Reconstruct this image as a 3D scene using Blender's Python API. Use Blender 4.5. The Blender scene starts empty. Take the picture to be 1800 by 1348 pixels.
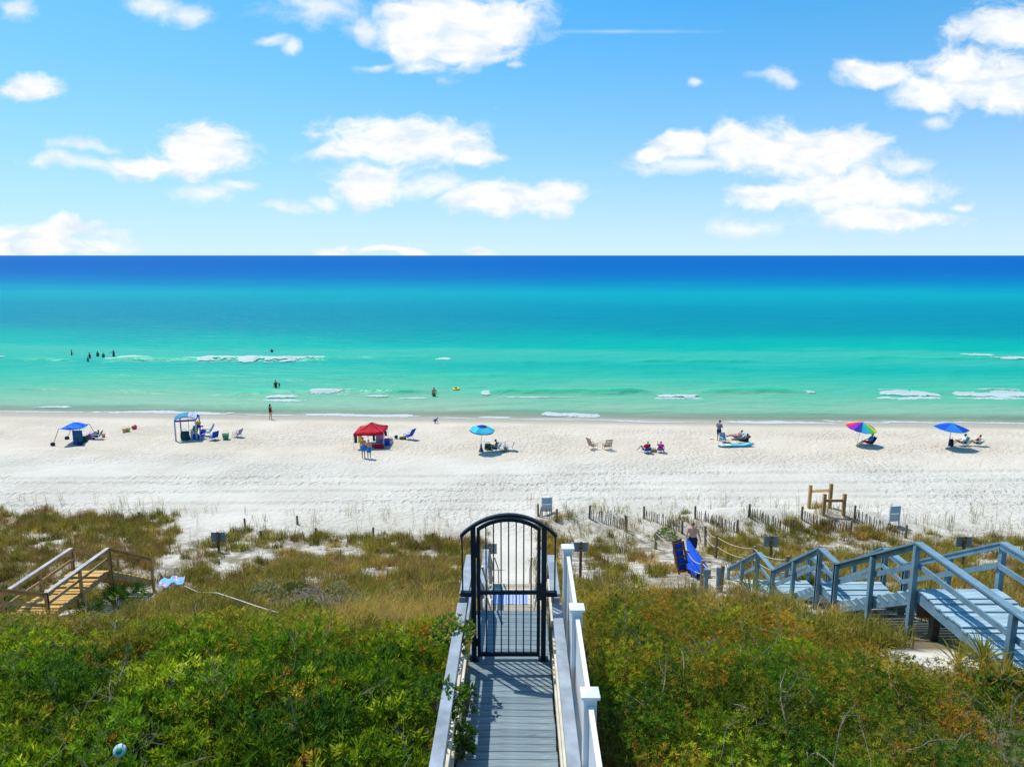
import bpy, math, random
import numpy as np
from mathutils import Vector, Matrix
R = math.radians
random.seed(7)
rng = np.random.default_rng(11)
scene = bpy.context.scene
COL = scene.collection

# ------------------------------------------------------------------ camera, sky, sun, exposure
F = 1250.0; CH = 16.7; TH = math.atan((674 - 449) / F)
cam_d = bpy.data.cameras.new('camera'); cam = bpy.data.objects.new('camera', cam_d); COL.objects.link(cam)
cam_d.sensor_width = 36; cam_d.lens = F / 1800 * 36; cam_d.clip_start = 0.1; cam_d.clip_end = 200000
cam.location = (0, 0, CH); cam.rotation_euler = (math.pi / 2 - TH, 0, 0)
scene.camera = cam
SUNV = Vector((-.40, .41, 1)).normalized()
SUN_EL = math.asin(SUNV.z); SUN_AZ = math.atan2(SUNV.x, SUNV.y)      # azimuth measured from +Y towards +X

def ray(px, py):
    u = (px - 900) / F; v = (py - 674) / F
    return (u, math.cos(TH) - v * math.sin(TH), -math.sin(TH) - v * math.cos(TH))
def at(px, py, Y):
    d = ray(px, py); t = Y / d[1]
    return Vector((d[0] * t, Y, CH + d[2] * t))
def to_px(x, y, z):
    # back from a world point to a photo pixel (numpy friendly)
    dz = z - CH
    dep = y * math.cos(TH) - dz * math.sin(TH)
    return 900 + F * x / dep, 674 + F * (-y * math.sin(TH) - dz * math.cos(TH)) / dep

world = bpy.data.worlds.new('World'); scene.world = world; world.use_nodes = True
def build_world():
    nt = world.node_tree; N = nt.nodes; L = nt.links; N.clear()
    out = N.new('ShaderNodeOutputWorld'); bg = N.new('ShaderNodeBackground'); L.new(bg.outputs[0], out.inputs[0])
    tc = N.new('ShaderNodeTexCoord')
    sep = N.new('ShaderNodeSeparateXYZ'); L.new(tc.outputs['Generated'], sep.inputs[0])
    def M(op, a, b=None, c=None, clamp=False):
        n = N.new('ShaderNodeMath'); n.operation = op; n.use_clamp = clamp
        for i, x in enumerate((a, b, c)):
            if x is None: continue
            if isinstance(x, (int, float)): n.inputs[i].default_value = x
            else: L.new(x, n.inputs[i])
        return n.outputs[0]
    # sky: the elevation is stretched so that the blue deepens as fast as in the photograph
    zz = M('ADD', M('MULTIPLY', M('MAXIMUM', sep.outputs[2], 0.0), SKY_STRETCH), 0.19)
    cmb = N.new('ShaderNodeCombineXYZ'); L.new(sep.outputs[0], cmb.inputs[0]); L.new(sep.outputs[1], cmb.inputs[1]); L.new(zz, cmb.inputs[2])
    nrm = N.new('ShaderNodeVectorMath'); nrm.operation = 'NORMALIZE'; L.new(cmb.outputs[0], nrm.inputs[0])
    sky = N.new('ShaderNodeTexSky'); sky.sky_type = 'NISHITA'; sky.sun_disc = False
    sky.sun_elevation = SUN_EL; sky.sun_rotation = SUN_AZ; sky.air_density = 1.0; sky.dust_density = 0.4; sky.ozone_density = 2.0
    L.new(nrm.outputs[0], sky.inputs[0])
    hs = N.new('ShaderNodeHueSaturation'); hs.inputs['Hue'].default_value = SKY_HUE; hs.inputs['Saturation'].default_value = SKY_SAT; hs.inputs['Value'].default_value = SKY_STR
    L.new(sky.outputs[0], hs.inputs['Color'])
    hz = N.new('ShaderNodeMix'); hz.data_type = 'RGBA'; hz.inputs['B'].default_value = (.56, .71, .84, 1)      # pale air low over the sea
    L.new(M('MULTIPLY', M('POWER', 2.718, M('MULTIPLY', M('MAXIMUM', sep.outputs[2], 0.0), -6.4)), .93), hz.inputs['Factor']); L.new(hs.outputs[0], hz.inputs['A'])
    # clouds: soft lobes around real directions, broken up by noise
    yy = M('MAXIMUM', sep.outputs[1], 0.05)
    U = M('DIVIDE', sep.outputs[0], yy); W = M('DIVIDE', sep.outputs[2], yy)
    uv0 = N.new('ShaderNodeCombineXYZ'); L.new(U, uv0.inputs[0]); L.new(W, uv0.inputs[1])
    wp = N.new('ShaderNodeTexNoise'); wp.inputs['Scale'].default_value = 11; wp.inputs['Detail'].default_value = 4; L.new(uv0.outputs[0], wp.inputs['Vector'])
    wm = N.new('ShaderNodeVectorMath'); wm.operation = 'MULTIPLY_ADD'; L.new(wp.outputs['Color'], wm.inputs[0]); wm.inputs[1].default_value = (.085, .045, 0); wm.inputs[2].default_value = (-.0425, -.0225, 0)
    uv = N.new('ShaderNodeVectorMath'); uv.operation = 'ADD'; L.new(uv0.outputs[0], uv.inputs[0]); L.new(wm.outputs[0], uv.inputs[1])
    def noise(scale, detail, rough, sx, sy, dist=0.0, off=0.0):
        mp = N.new('ShaderNodeMapping'); mp.inputs['Scale'].default_value = (sx, sy, 1); mp.inputs['Location'].default_value = (off, off * .7, off * .3); L.new(uv.outputs[0], mp.inputs[0])
        n = N.new('ShaderNodeTexNoise'); n.inputs['Scale'].default_value = scale; n.inputs['Detail'].default_value = detail
        n.inputs['Roughness'].default_value = rough; n.inputs['Distortion'].default_value = dist; L.new(mp.outputs[0], n.inputs['Vector'])
        return n.outputs['Fac']
    n1 = noise(20, 10, .62, 1, 1.8, .3); n2 = noise(7, 3, .5, 1, 1.6, 0, 3.1)
    def field(lobes):
        cur = None
        for (cx, cy, rx, ry) in lobes:
            d = ray(cx, cy); u0, w0 = d[0] / d[1], d[2] / d[1]
            sx, sy = F / rx * .985, F / ry * .985
            m = N.new('ShaderNodeVectorMath'); m.operation = 'MULTIPLY_ADD'; L.new(uv.outputs[0], m.inputs[0])
            m.inputs[1].default_value = (sx, sy, 0); m.inputs[2].default_value = (-u0 * sx, -w0 * sy, 0)
            ln = N.new('ShaderNodeVectorMath'); ln.operation = 'LENGTH'; L.new(m.outputs[0], ln.inputs[0])
            cur = ln.outputs['Value'] if cur is None else M('SMOOTH_MIN', cur, ln.outputs['Value'], .28)
        return M('SUBTRACT', 1.0, cur)
    solid = [(800,50,135,62),(735,62,72,55),(885,42,70,40),(52,157,54,21),
        (352,268,84,44),(255,290,86,20),(720,250,146,45),(615,270,68,16),(825,276,58,16),(650,325,72,36),(880,352,98,28),(972,350,64,30),
        (110,404,112,20),(90,437,165,18),(15,412,60,18),(598,441,58,13),(690,442,62,8),(848,440,30,8),
        (1195,258,40,22),(1170,272,44,16),(1400,272,155,48),(1310,252,70,32),(1475,248,85,34),(1500,342,165,40),(1390,345,115,24),(1555,382,120,24),
        (1765,52,85,36),(1735,140,120,48),(1650,160,80,30),(1690,112,70,34),(1790,172,70,34),(1545,130,70,20)]
    wispy = [(640,46,62,24),(560,8,95,46),(335,20,66,22),(270,4,56,15),(28,18,40,24),(170,292,130,14),(150,262,62,15),(365,337,66,19),
        (745,330,90,22),(505,361,48,14),(562,353,24,14),(1230,292,120,18),(1320,398,92,20),(1215,150,20,9),(1360,135,36,16),(655,115,40,10),(470,75,35,12),(510,88,20,14),(1640,210,30,14),(905,112,24,9),(1590,290,50,18),(420,322,40,10),(1700,360,24,10)]
    fs = field(solid); fw = field(wispy)
    def dens(f, amp, lo, hi, gain):
        x = M('ADD', f, M('MULTIPLY', M('SUBTRACT', n1, .5), amp)); x = M('ADD', x, M('MULTIPLY', M('SUBTRACT', n2, .5), amp * .45))
        mr = N.new('ShaderNodeMapRange'); mr.interpolation_type = 'SMOOTHSTEP'; L.new(x, mr.inputs[0])
        mr.inputs[1].default_value = lo; mr.inputs[2].default_value = hi; mr.inputs[3].default_value = 0; mr.inputs[4].default_value = gain
        return mr.outputs[0]
    d1 = dens(fs, 1.75, -.18, .56, 1.0); d2 = dens(fw, 1.9, -.15, .95, .78)
    # thin streak of high cloud
    uvw = uv; uv = uv0; d3 = dens(field([(1090, 56, 190, 5.0)]), .8, 0, 1.1, .30)
    dd = M('MAXIMUM', M('MAXIMUM', d1, d2), d3)
    # the same kind of broken cumulus goes on outside the picture
    el = M('MAXIMUM', sep.outputs[2], .03)
    cp = N.new('ShaderNodeCombineXYZ'); L.new(M('DIVIDE', sep.outputs[0], el), cp.inputs[0]); L.new(M('DIVIDE', sep.outputs[1], el), cp.inputs[1])
    ng = N.new('ShaderNodeTexNoise'); ng.inputs['Scale'].default_value = 1.6; ng.inputs['Detail'].default_value = 6; L.new(cp.outputs[0], ng.inputs['Vector'])
    mg = N.new('ShaderNodeMapRange'); mg.interpolation_type = 'SMOOTHSTEP'; L.new(ng.outputs['Fac'], mg.inputs[0]); mg.inputs[1].default_value = .56; mg.inputs[2].default_value = .68
    au = M('ABSOLUTE', U); out_u = M('GREATER_THAN', au, .80); out_w = M('GREATER_THAN', W, .40); out_b = M('LESS_THAN', sep.outputs[1], .05)
    outm = M('MAXIMUM', M('MAXIMUM', out_u, out_w), out_b)
    dd = M('MAXIMUM', dd, M('MULTIPLY', mg.outputs[0], outm))
    dd = M('MULTIPLY', dd, M('GREATER_THAN', sep.outputs[2], 0.0))
    # cloud colour: white tops, faint blue grey in the thin folds
    n3 = noise(22, 5, .55, 1, 2.2, .3, 7.7)
    rp = N.new('ShaderNodeValToRGB'); rp.color_ramp.elements[0].position = .34; rp.color_ramp.elements[0].color = (.60, .68, .77, 1)
    rp.color_ramp.elements[1].position = .56; rp.color_ramp.elements[1].color = (.81, .81, .80, 1); L.new(n3, rp.inputs[0])
    mx = N.new('ShaderNodeMix'); mx.data_type = 'RGBA'; L.new(dd, mx.inputs['Factor']); L.new(hz.outputs['Result'], mx.inputs['A']); L.new(rp.outputs[0], mx.inputs['B'])
    L.new(mx.outputs['Result'], bg.inputs[0]); bg.inputs[1].default_value = 1.0
SKY_STR = 0.15; SKY_SAT = 1.56; SKY_HUE = 0.486; SKY_STRETCH = 0.95
build_world()
world.cycles.sampling_method = 'MANUAL'; world.cycles.sample_map_resolution = 256
sd = bpy.data.lights.new('sun', 'SUN'); sd.energy = 3.5; sd.angle = R(.53); sd.color = (1, .955, .88)
sun = bpy.data.objects.new('sun', sd); COL.objects.link(sun); sun.rotation_euler = (-SUNV).to_track_quat('-Z', 'Y').to_euler(); sun.location = (0, 0, 60)
scene.view_settings.view_transform = 'Standard'; scene.view_settings.look = 'None'; scene.view_settings.exposure = 0.36; scene.view_settings.gamma = 1
scene.view_settings.use_curve_mapping = False
scene.cycles.use_denoising = True; scene.cycles.max_bounces = 5; scene.cycles.diffuse_bounces = 2; scene.cycles.glossy_bounces = 2
scene.cycles.transmission_bounces = 3; scene.cycles.transparent_max_bounces = 8; scene.cycles.caustics_reflective = False; scene.cycles.caustics_refractive = False

# ------------------------------------------------------------------ noise on arrays
def vnoise(x, y, seed=0):
    xi = np.floor(x).astype(np.int64); yi = np.floor(y).astype(np.int64); xf = x - xi; yf = y - yi
    def h(a, b):
        n = (a * 374761393 + b * 668265263 + seed * 1442695041) & 0x7fffffff
        n = ((n ^ (n >> 13)) * 1274126177) & 0x7fffffff
        return ((n ^ (n >> 16)) & 0xffff) / 65535.0
    u = xf * xf * (3 - 2 * xf); v = yf * yf * (3 - 2 * yf)
    a = h(xi, yi); b = h(xi + 1, yi); c = h(xi, yi + 1); d = h(xi + 1, yi + 1)
    return (a * (1 - u) + b * u) * (1 - v) + (c * (1 - u) + d * u) * v
def fbm(x, y, oct=4, seed=0):
    s = 0; a = .5
    for i in range(oct):
        s = s + a * vnoise(x * 2 ** i + 17.3 * i, y * 2 ** i + 9.1 * i, seed + i); a *= .5
    return s / (1 - .5 ** oct)
def sstep(a, b, x):
    t = np.clip((x - a) / (b - a), 0, 1); return t * t * (3 - 2 * t)

# ------------------------------------------------------------------ terrain height
PY = [-600,-60,0,6,9,12,16,20.7,26,33,38,42,46,62,68,72.3,80,95,130,300]
PZ = [9,9.6,10.1,10.3,10.15,9.5,7.95,6.2,4.35,2.1,1.25,1.0,.95,.65,.4,0,-.6,-1.4,-2.6,-6]
PZs = np.array(PZ); PYs = np.array(PY)
_fy = np.linspace(-600, 300, 9001); _fz = np.interp(_fy, PYs, PZs)
_k = np.ones(17) / 17; _fz = np.convolve(np.pad(_fz, 8, mode='edge'), _k, mode='valid')
MOUNDS = []
def ground(x, y):
    x = np.asarray(x, float); y = np.asarray(y, float)
    yy = y + .05 * x * sstep(45, 68, y)
    z = np.interp(yy, _fy, _fz)
    z = z - 1.4 * (1 - sstep(-12, -8.5, x)) * sstep(14.5, 18.5, y) * (1 - sstep(27.5, 33, y))
    for (mx, my, h, rx, ry) in MOUNDS:
        z = z + h * np.exp(-((x - mx) / rx) ** 2 - ((y - my) / ry) ** 2)
    dune = sstep(13, 18, y) * (1 - sstep(40, 46, y)) * sstep(1.0, 2.2, np.abs(x))
    z = z + dune * .55 * (fbm(x * .22, y * .22, 3, 5) - .5)
    z = z + sstep(60, 67, y) * (1 - sstep(78, 84, y)) * (.20 * (fbm(x * .045 + 2.1, x * 0 + 5.5, 2, 9) - .5) + .09 * (fbm(x * .17, x * 0 + 2.5, 2, 10) - .5))
    z = z + sstep(44, 50, y) * (1 - sstep(64, 70, y)) * .12 * (fbm(x * .12, y * .2, 2, 8) - .5)
    return z
def place(px, py):
    d = ray(px, py); T = np.arange(5.0, 120.0, .1); below = CH + d[2] * T <= ground(d[0] * T, d[1] * T)
    t = float(T[np.argmax(below)]) if below.any() else 120.0
    lo, hi = t - .1, t
    for _ in range(12):
        m = (lo + hi) / 2
        if CH + d[2] * m <= float(ground(d[0] * m, d[1] * m)): hi = m
        else: lo = m
    return Vector((d[0] * hi, d[1] * hi, CH + d[2] * hi))
def sea_at(px, py):
    d = ray(px, py); t = -CH / d[2]; return Vector((d[0] * t, d[1] * t, 0))
for (px, py, h, rx, ry) in ((1060,925,.75,2.6,2.2),(985,915,.6,2.2,2.0),(1190,930,.5,1.5,1.6),(1270,915,.6,2.0,1.5),(1350,915,.6,2.0,1.5),(1450,920,.7,2.4,1.7),(1530,915,.6,2.2,1.6)):
    p = place(px, py); MOUNDS.append((p.x, p.y, h, rx, ry))

# ------------------------------------------------------------------ mesh helpers
class MB:
    def __init__(s): s.v = []; s.f = []; s.m = []
    def add(s, vs, fs, m=0):
        o = len(s.v); s.v += [tuple(v) for v in vs]; s.f += [tuple(i + o for i in f) for f in fs]; s.m += [m] * len(fs); return s
    def box(s, x0, x1, y0, y1, z0, z1, m=0, M4=None):
        vs = [Vector(p) for p in ((x0,y0,z0),(x1,y0,z0),(x1,y1,z0),(x0,y1,z0),(x0,y0,z1),(x1,y0,z1),(x1,y1,z1),(x0,y1,z1))]
        if M4 is not None: vs = [M4 @ v for v in vs]
        return s.add(vs, [(0,3,2,1),(4,5,6,7),(0,1,5,4),(1,2,6,5),(2,3,7,6),(3,0,4,7)], m)
    def beam(s, p, q, w, t, m=0):
        # a straight board from p to q: w across (horizontal), t deep (about vertical)
        p = Vector(p); q = Vector(q); d = (q - p).normalized()
        side = d.cross(Vector((0, 0, 1)))
        side = Vector((1, 0, 0)) if side.length < 1e-4 else side.normalized()
        up = side.cross(d).normalized(); a = side * w / 2; b = up * t / 2
        vs = [p-a-b, p+a-b, p+a+b, p-a+b, q-a-b, q+a-b, q+a+b, q-a+b]
        return s.add(vs, [(0,1,2,3),(7,6,5,4),(0,4,5,1),(1,5,6,2),(2,6,7,3),(3,7,4,0)], m)
    def tube(s, pts, rad, n=8, m=0, cap=True):
        pts = [Vector(p) for p in pts]
        if not isinstance(rad, (list, tuple)): rad = [rad] * len(pts)
        rings = []; ref = None
        for i, p in enumerate(pts):
            d = (pts[min(i + 1, len(pts) - 1)] - pts[max(i - 1, 0)]).normalized()
            if ref is None: ref = Vector((0, 0, 1)) if abs(d.z) < .9 else Vector((1, 0, 0))
            a = d.cross(ref); a = a.normalized() if a.length > 1e-5 else d.orthogonal().normalized(); b = a.cross(d).normalized(); ref = b
            rings.append([p + (a * math.cos(2 * math.pi * k / n) + b * math.sin(2 * math.pi * k / n)) * rad[i] for k in range(n)])
        vs = [v for r in rings for v in r]; fs = []
        for i in range(len(pts) - 1):
            for k in range(n): fs.append((i*n+k, i*n+(k+1) % n, (i+1)*n+(k+1) % n, (i+1)*n+k))
        if cap: fs.append(tuple(range(n))[::-1]); fs.append(tuple((len(pts)-1)*n + k for k in range(n)))
        return s.add(vs, fs, m)
    def ball(s, c, r, nu=12, nv=8, m=0, z0=-1.0):
        c = Vector(c); r = (r, r, r) if isinstance(r, (int, float)) else r
        vs = []; fs = []; t0 = math.acos(max(-1, min(1, z0)))
        for j in range(nv + 1):
            t = t0 * j / nv
            for i in range(nu):
                a = 2 * math.pi * i / nu
                vs.append((c.x + r[0]*math.sin(t)*math.cos(a), c.y + r[1]*math.sin(t)*math.sin(a), c.z + r[2]*math.cos(t)))
        for j in range(nv):
            for i in range(nu): fs.append((j*nu+i, (j+1)*nu+i, (j+1)*nu+(i+1) % nu, j*nu+(i+1) % nu))
        return s.add(vs, fs, m)
    def lathe(s, prof, n=14, m=0, c=(0,0,0)):
        vs = []; fs = []
        for (r, z) in prof:
            for i in range(n): a = 2*math.pi*i/n; vs.append((c[0]+r*math.cos(a), c[1]+r*math.sin(a), c[2]+z))
        for j in range(len(prof)-1):
            for i in range(n): fs.append((j*n+i, j*n+(i+1) % n, (j+1)*n+(i+1) % n, (j+1)*n+i))
        return s.add(vs, fs, m)
    def sheet(s, P, th=.01, m=0):
        # P: grid [i][j] of points, given thickness along its normals (roughly z or facing)
        ni, nj = len(P), len(P[0]); vs = []; 
        for i in range(ni):
            for j in range(nj):
                a = Vector(P[min(i+1, ni-1)][j]) - Vector(P[max(i-1, 0)][j]); b = Vector(P[i][min(j+1, nj-1)]) - Vector(P[i][max(j-1, 0)])
                n = a.cross(b); n = n.normalized() if n.length > 1e-9 else Vector((0, 0, 1))
                vs.append((Vector(P[i][j]) + n*th/2, Vector(P[i][j]) - n*th/2))
        A = [v[0] for v in vs]; B = [v[1] for v in vs]; k = ni*nj; fs = []
        for i in range(ni-1):
            for j in range(nj-1):
                a, b, c, d = i*nj+j, (i+1)*nj+j, (i+1)*nj+j+1, i*nj+j+1
                fs.append((a, b, c, d)); fs.append((k+d, k+c, k+b, k+a))
        for i in range(ni-1):
            for j in (0, nj-1): fs.append((i*nj+j, k+i*nj+j, k+(i+1)*nj+j, (i+1)*nj+j))
        for j in range(nj-1):
            for i in (0, ni-1): fs.append((i*nj+j, i*nj+j+1, k+i*nj+j+1, k+i*nj+j))
        return s.add(A + B, fs, m)
    def mesh(s, name, mats, smooth=False):
        me = bpy.data.meshes.new(name); me.from_pydata(s.v, [], s.f)
        for m in (mats if isinstance(mats, (list, tuple)) else [mats]): me.materials.append(m)
        if any(s.m): me.polygons.foreach_set('material_index', s.m)
        if smooth: me.polygons.foreach_set('use_smooth', [True] * len(s.f))
        me.update(); return me
def fast_mesh(name, verts, faces, mat, cols=None, smooth=False):
    me = bpy.data.meshes.new(name); n, k = faces.shape
    me.vertices.add(len(verts)); me.vertices.foreach_set('co', verts.astype(np.float32).ravel())
    me.loops.add(n * k); me.loops.foreach_set('vertex_index', faces.astype(np.int32).ravel())
    me.polygons.add(n); me.polygons.foreach_set('loop_start', np.arange(0, n * k, k, dtype=np.int32))
    me.polygons.foreach_set('loop_total', np.full(n, k, dtype=np.int32))
    if smooth: me.polygons.foreach_set('use_smooth', np.ones(n, dtype=bool))
    me.materials.append(mat)
    if cols is not None:
        ca = me.color_attributes.new('Col', 'FLOAT_COLOR', 'POINT')
        c4 = np.concatenate([cols, np.ones((len(cols), 1))], 1).astype(np.float32); ca.data.foreach_set('color', c4.ravel())
    me.update(calc_edges=True); return me
def link(name, me, parent=None, loc=(0,0,0), rot=(0,0,0)):
    o = bpy.data.objects.new(name, me); COL.objects.link(o); o.location = loc; o.rotation_euler = rot
    if parent is not None: o.parent = parent
    return o
def part(name, mb, mats, parent, loc=(0,0,0), rot=(0,0,0), smooth=False): return link(name, mb.mesh(name, mats, smooth), parent, loc, rot)
def tag(o, label, cat, group=None):
    o['label'] = label; o['category'] = cat
    if group: o['group'] = group
    return o
def thing(name, label, cat, loc=(0,0,0), rz=0, group=None):
    o = bpy.data.objects.new(name, None); COL.objects.link(o); o.location = loc; o.rotation_euler = (0, 0, rz); o.empty_display_size = .2
    return tag(o, label, cat, group)
def kind(o, k, label=None):
    o['kind'] = k
    if label: o['label'] = label
    return o

# ------------------------------------------------------------------ materials
_mats = {}
def mat(name, c, rough=.6, spec=.3, var=.12, scale=6.0, bump=0.0, bscale=None, trans=0.0, metal=0.0, stretch=(1,1,1)):
    if name in _mats: return _mats[name]
    m = bpy.data.materials.new(name); m.use_nodes = True; nt = m.node_tree; N = nt.nodes; L = nt.links
    b = N['Principled BSDF']; b.inputs['Roughness'].default_value = rough; b.inputs['Specular IOR Level'].default_value = spec; b.inputs['Metallic'].default_value = metal
    tc = N.new('ShaderNodeTexCoord'); mp = N.new('ShaderNodeMapping'); mp.inputs['Scale'].default_value = stretch; L.new(tc.outputs['Object'], mp.inputs[0])
    n = N.new('ShaderNodeTexNoise'); n.inputs['Scale'].default_value = scale; n.inputs['Detail'].default_value = 5; L.new(mp.outputs[0], n.inputs['Vector'])
    r = N.new('ShaderNodeValToRGB'); L.new(n.outputs['Fac'], r.inputs[0])
    lo = [max(0, x * (1 - var * 1.6)) for x in c]; hi = [min(1, x * (1 + var)) for x in c]
    r.color_ramp.elements[0].position = .3; r.color_ramp.elements[0].color = (*lo, 1); r.color_ramp.elements[1].position = .7; r.color_ramp.elements[1].color = (*hi, 1)
    L.new(r.outputs[0], b.inputs['Base Color'])
    if bump:
        n2 = N.new('ShaderNodeTexNoise'); n2.inputs['Scale'].default_value = bscale or scale * 4; n2.inputs['Detail'].default_value = 6; L.new(mp.outputs[0], n2.inputs['Vector'])
        bp = N.new('ShaderNodeBump'); bp.inputs['Strength'].default_value = bump; bp.inputs['Distance'].default_value = .02; L.new(n2.outputs['Fac'], bp.inputs['Height']); L.new(bp.outputs[0], b.inputs['Normal'])
    if trans:
        t = N.new('ShaderNodeBsdfTranslucent'); L.new(r.outputs[0], t.inputs[0]); mx = N.new('ShaderNodeMixShader'); mx.inputs[0].default_value = trans
        L.new(b.outputs[0], mx.inputs[1]); L.new(t.outputs[0], mx.inputs[2]); L.new(mx.outputs[0], N['Material Output'].inputs[0])
    _mats[name] = m; return m
def stripe_mat(name, c1, c2, axis, freq, duty=.5, rough=.7):
    if name in _mats: return _mats[name]
    m = bpy.data.materials.new(name); m.use_nodes = True; nt = m.node_tree; N = nt.nodes; L = nt.links
    b = N['Principled BSDF']; b.inputs['Roughness'].default_value = rough; b.inputs['Specular IOR Level'].default_value = .2
    tc = N.new('ShaderNodeTexCoord'); sp = N.new('ShaderNodeSeparateXYZ'); L.new(tc.outputs['Object'], sp.inputs[0])
    def M(op, a, b2):
        n = N.new('ShaderNodeMath'); n.operation = op
        for i, x in enumerate((a, b2)):
            if isinstance(x, (int, float)): n.inputs[i].default_value = x
            else: L.new(x, n.inputs[i])
        return n.outputs[0]
    fr = M('FRACT', M('MULTIPLY', sp.outputs[axis], freq), 0); g = M('GREATER_THAN', fr, duty)
    mx = N.new('ShaderNodeMix'); mx.data_type = 'RGBA'; mx.inputs['A'].default_value = (*c1, 1); mx.inputs['B'].default_value = (*c2, 1); L.new(g, mx.inputs['Factor'])
    L.new(mx.outputs['Result'], b.inputs['Base Color']); _mats[name] = m; return m
def print_mat(name, c1, c2, scale=14, thr=.58, c3=None):
    # printed fabric: blotches of a second colour on a base colour
    if name in _mats: return _mats[name]
    m = bpy.data.materials.new(name); m.use_nodes = True; nt = m.node_tree; N = nt.nodes; L = nt.links
    b = N['Principled BSDF']; b.inputs['Roughness'].default_value = .75; b.inputs['Specular IOR Level'].default_value = .15
    tc = N.new('ShaderNodeTexCoord'); n = N.new('ShaderNodeTexVoronoi'); n.inputs['Scale'].default_value = scale; L.new(tc.outputs['Object'], n.inputs['Vector'])
    r = N.new('ShaderNodeValToRGB'); r.color_ramp.interpolation = 'CONSTANT'; r.color_ramp.elements[0].color = (*c2, 1); r.color_ramp.elements[1].position = 1 - thr; r.color_ramp.elements[1].color = (*c1, 1)
    if c3: e = r.color_ramp.elements.new((1 - thr) * .5); e.color = (*c3, 1)
    L.new(n.outputs['Distance'], r.inputs[0]); L.new(r.outputs[0], b.inputs['Base Color']); _mats[name] = m; return m
def leaf_mat(name, rough=.5, spec=.35, trans=.28):
    m = bpy.data.materials.new(name); m.use_nodes = True; nt = m.node_tree; N = nt.nodes; L = nt.links
    b = N['Principled BSDF']; b.inputs['Roughness'].default_value = rough; b.inputs['Specular IOR Level'].default_value = spec
    a = N.new('ShaderNodeVertexColor'); a.layer_name = 'Col'; L.new(a.outputs[0], b.inputs['Base Color'])
    t = N.new('ShaderNodeBsdfTranslucent'); L.new(a.outputs[0], t.inputs[0]); mx = N.new('ShaderNodeMixShader'); mx.inputs[0].default_value = trans
    L.new(b.outputs[0], mx.inputs[1]); L.new(t.outputs[0], mx.inputs[2]); L.new(mx.outputs[0], N['Material Output'].inputs[0]); return m
class NT:
    # tiny node-graph helper for the big surfaces
    def __init__(s, name):
        s.m = bpy.data.materials.new(name); s.m.use_nodes = True; s.N = s.m.node_tree.nodes; s.L = s.m.node_tree.links; s.b = s.N['Principled BSDF']; s.out = s.N['Material Output']
        s.geo = s.N.new('ShaderNodeNewGeometry'); s.sep = s.N.new('ShaderNodeSeparateXYZ'); s.L.new(s.geo.outputs['Position'], s.sep.inputs[0]); s.x, s.y, s.z = s.sep.outputs
    def put(s, i, x):
        if isinstance(x, (int, float)): i.default_value = x
        elif isinstance(x, tuple): i.default_value = x
        else: s.L.new(x, i)
    def M(s, op, a, b=0.0, c=None, clamp=False):
        n = s.N.new('ShaderNodeMath'); n.operation = op; n.use_clamp = clamp
        s.put(n.inputs[0], a); s.put(n.inputs[1], b)
        if c is not None: s.put(n.inputs[2], c)
        return n.outputs[0]
    def vec(s, x, y, z=0.0):
        n = s.N.new('ShaderNodeCombineXYZ'); s.put(n.inputs[0], x); s.put(n.inputs[1], y); s.put(n.inputs[2], z); return n.outputs[0]
    def noise(s, v, scale, detail=4, rough=.5, dist=0.0):
        n = s.N.new('ShaderNodeTexNoise'); s.L.new(v, n.inputs['Vector']); n.inputs['Scale'].default_value = scale; n.inputs['Detail'].default_value = detail; n.inputs['Roughness'].default_value = rough; n.inputs['Distortion'].default_value = dist
        return n.outputs['Fac']
    def ramp(s, f, stops, interp='LINEAR'):
        n = s.N.new('ShaderNodeValToRGB'); n.color_ramp.interpolation = interp; s.L.new(f, n.inputs[0]); e = n.color_ramp.elements
        while len(e) < len(stops): e.new(.5)
        for i, (p, c) in enumerate(sorted(stops, key=lambda q: q[0])): e[i].position = p; e[i].color = (*c, 1)
        return n.outputs[0]
    def rng(s, f, a, b, c=0.0, d=1.0, smooth=True):
        n = s.N.new('ShaderNodeMapRange'); n.interpolation_type = 'SMOOTHSTEP' if smooth else 'LINEAR'; s.L.new(f, n.inputs[0])
        for i, v in enumerate((a, b, c, d)): n.inputs[i + 1].default_value = v
        return n.outputs[0]
    def mix(s, f, a, b, blend='MIX'):
        n = s.N.new('ShaderNodeMix'); n.data_type = 'RGBA'; n.blend_type = blend; s.put(n.inputs['Factor'], f)
        s.put(n.inputs['A'], (*a, 1) if isinstance(a, tuple) and len(a) == 3 else a); s.put(n.inputs['B'], (*b, 1) if isinstance(b, tuple) and len(b) == 3 else b); return n.outputs['Result']
    def bump(s, h, strength, dist, prev=None):
        n = s.N.new('ShaderNodeBump'); n.inputs['Strength'].default_value = strength; n.inputs['Distance'].default_value = dist; s.L.new(h, n.inputs['Height'])
        if prev is not None: s.L.new(prev, n.inputs['Normal'])
        return n.outputs[0]

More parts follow.
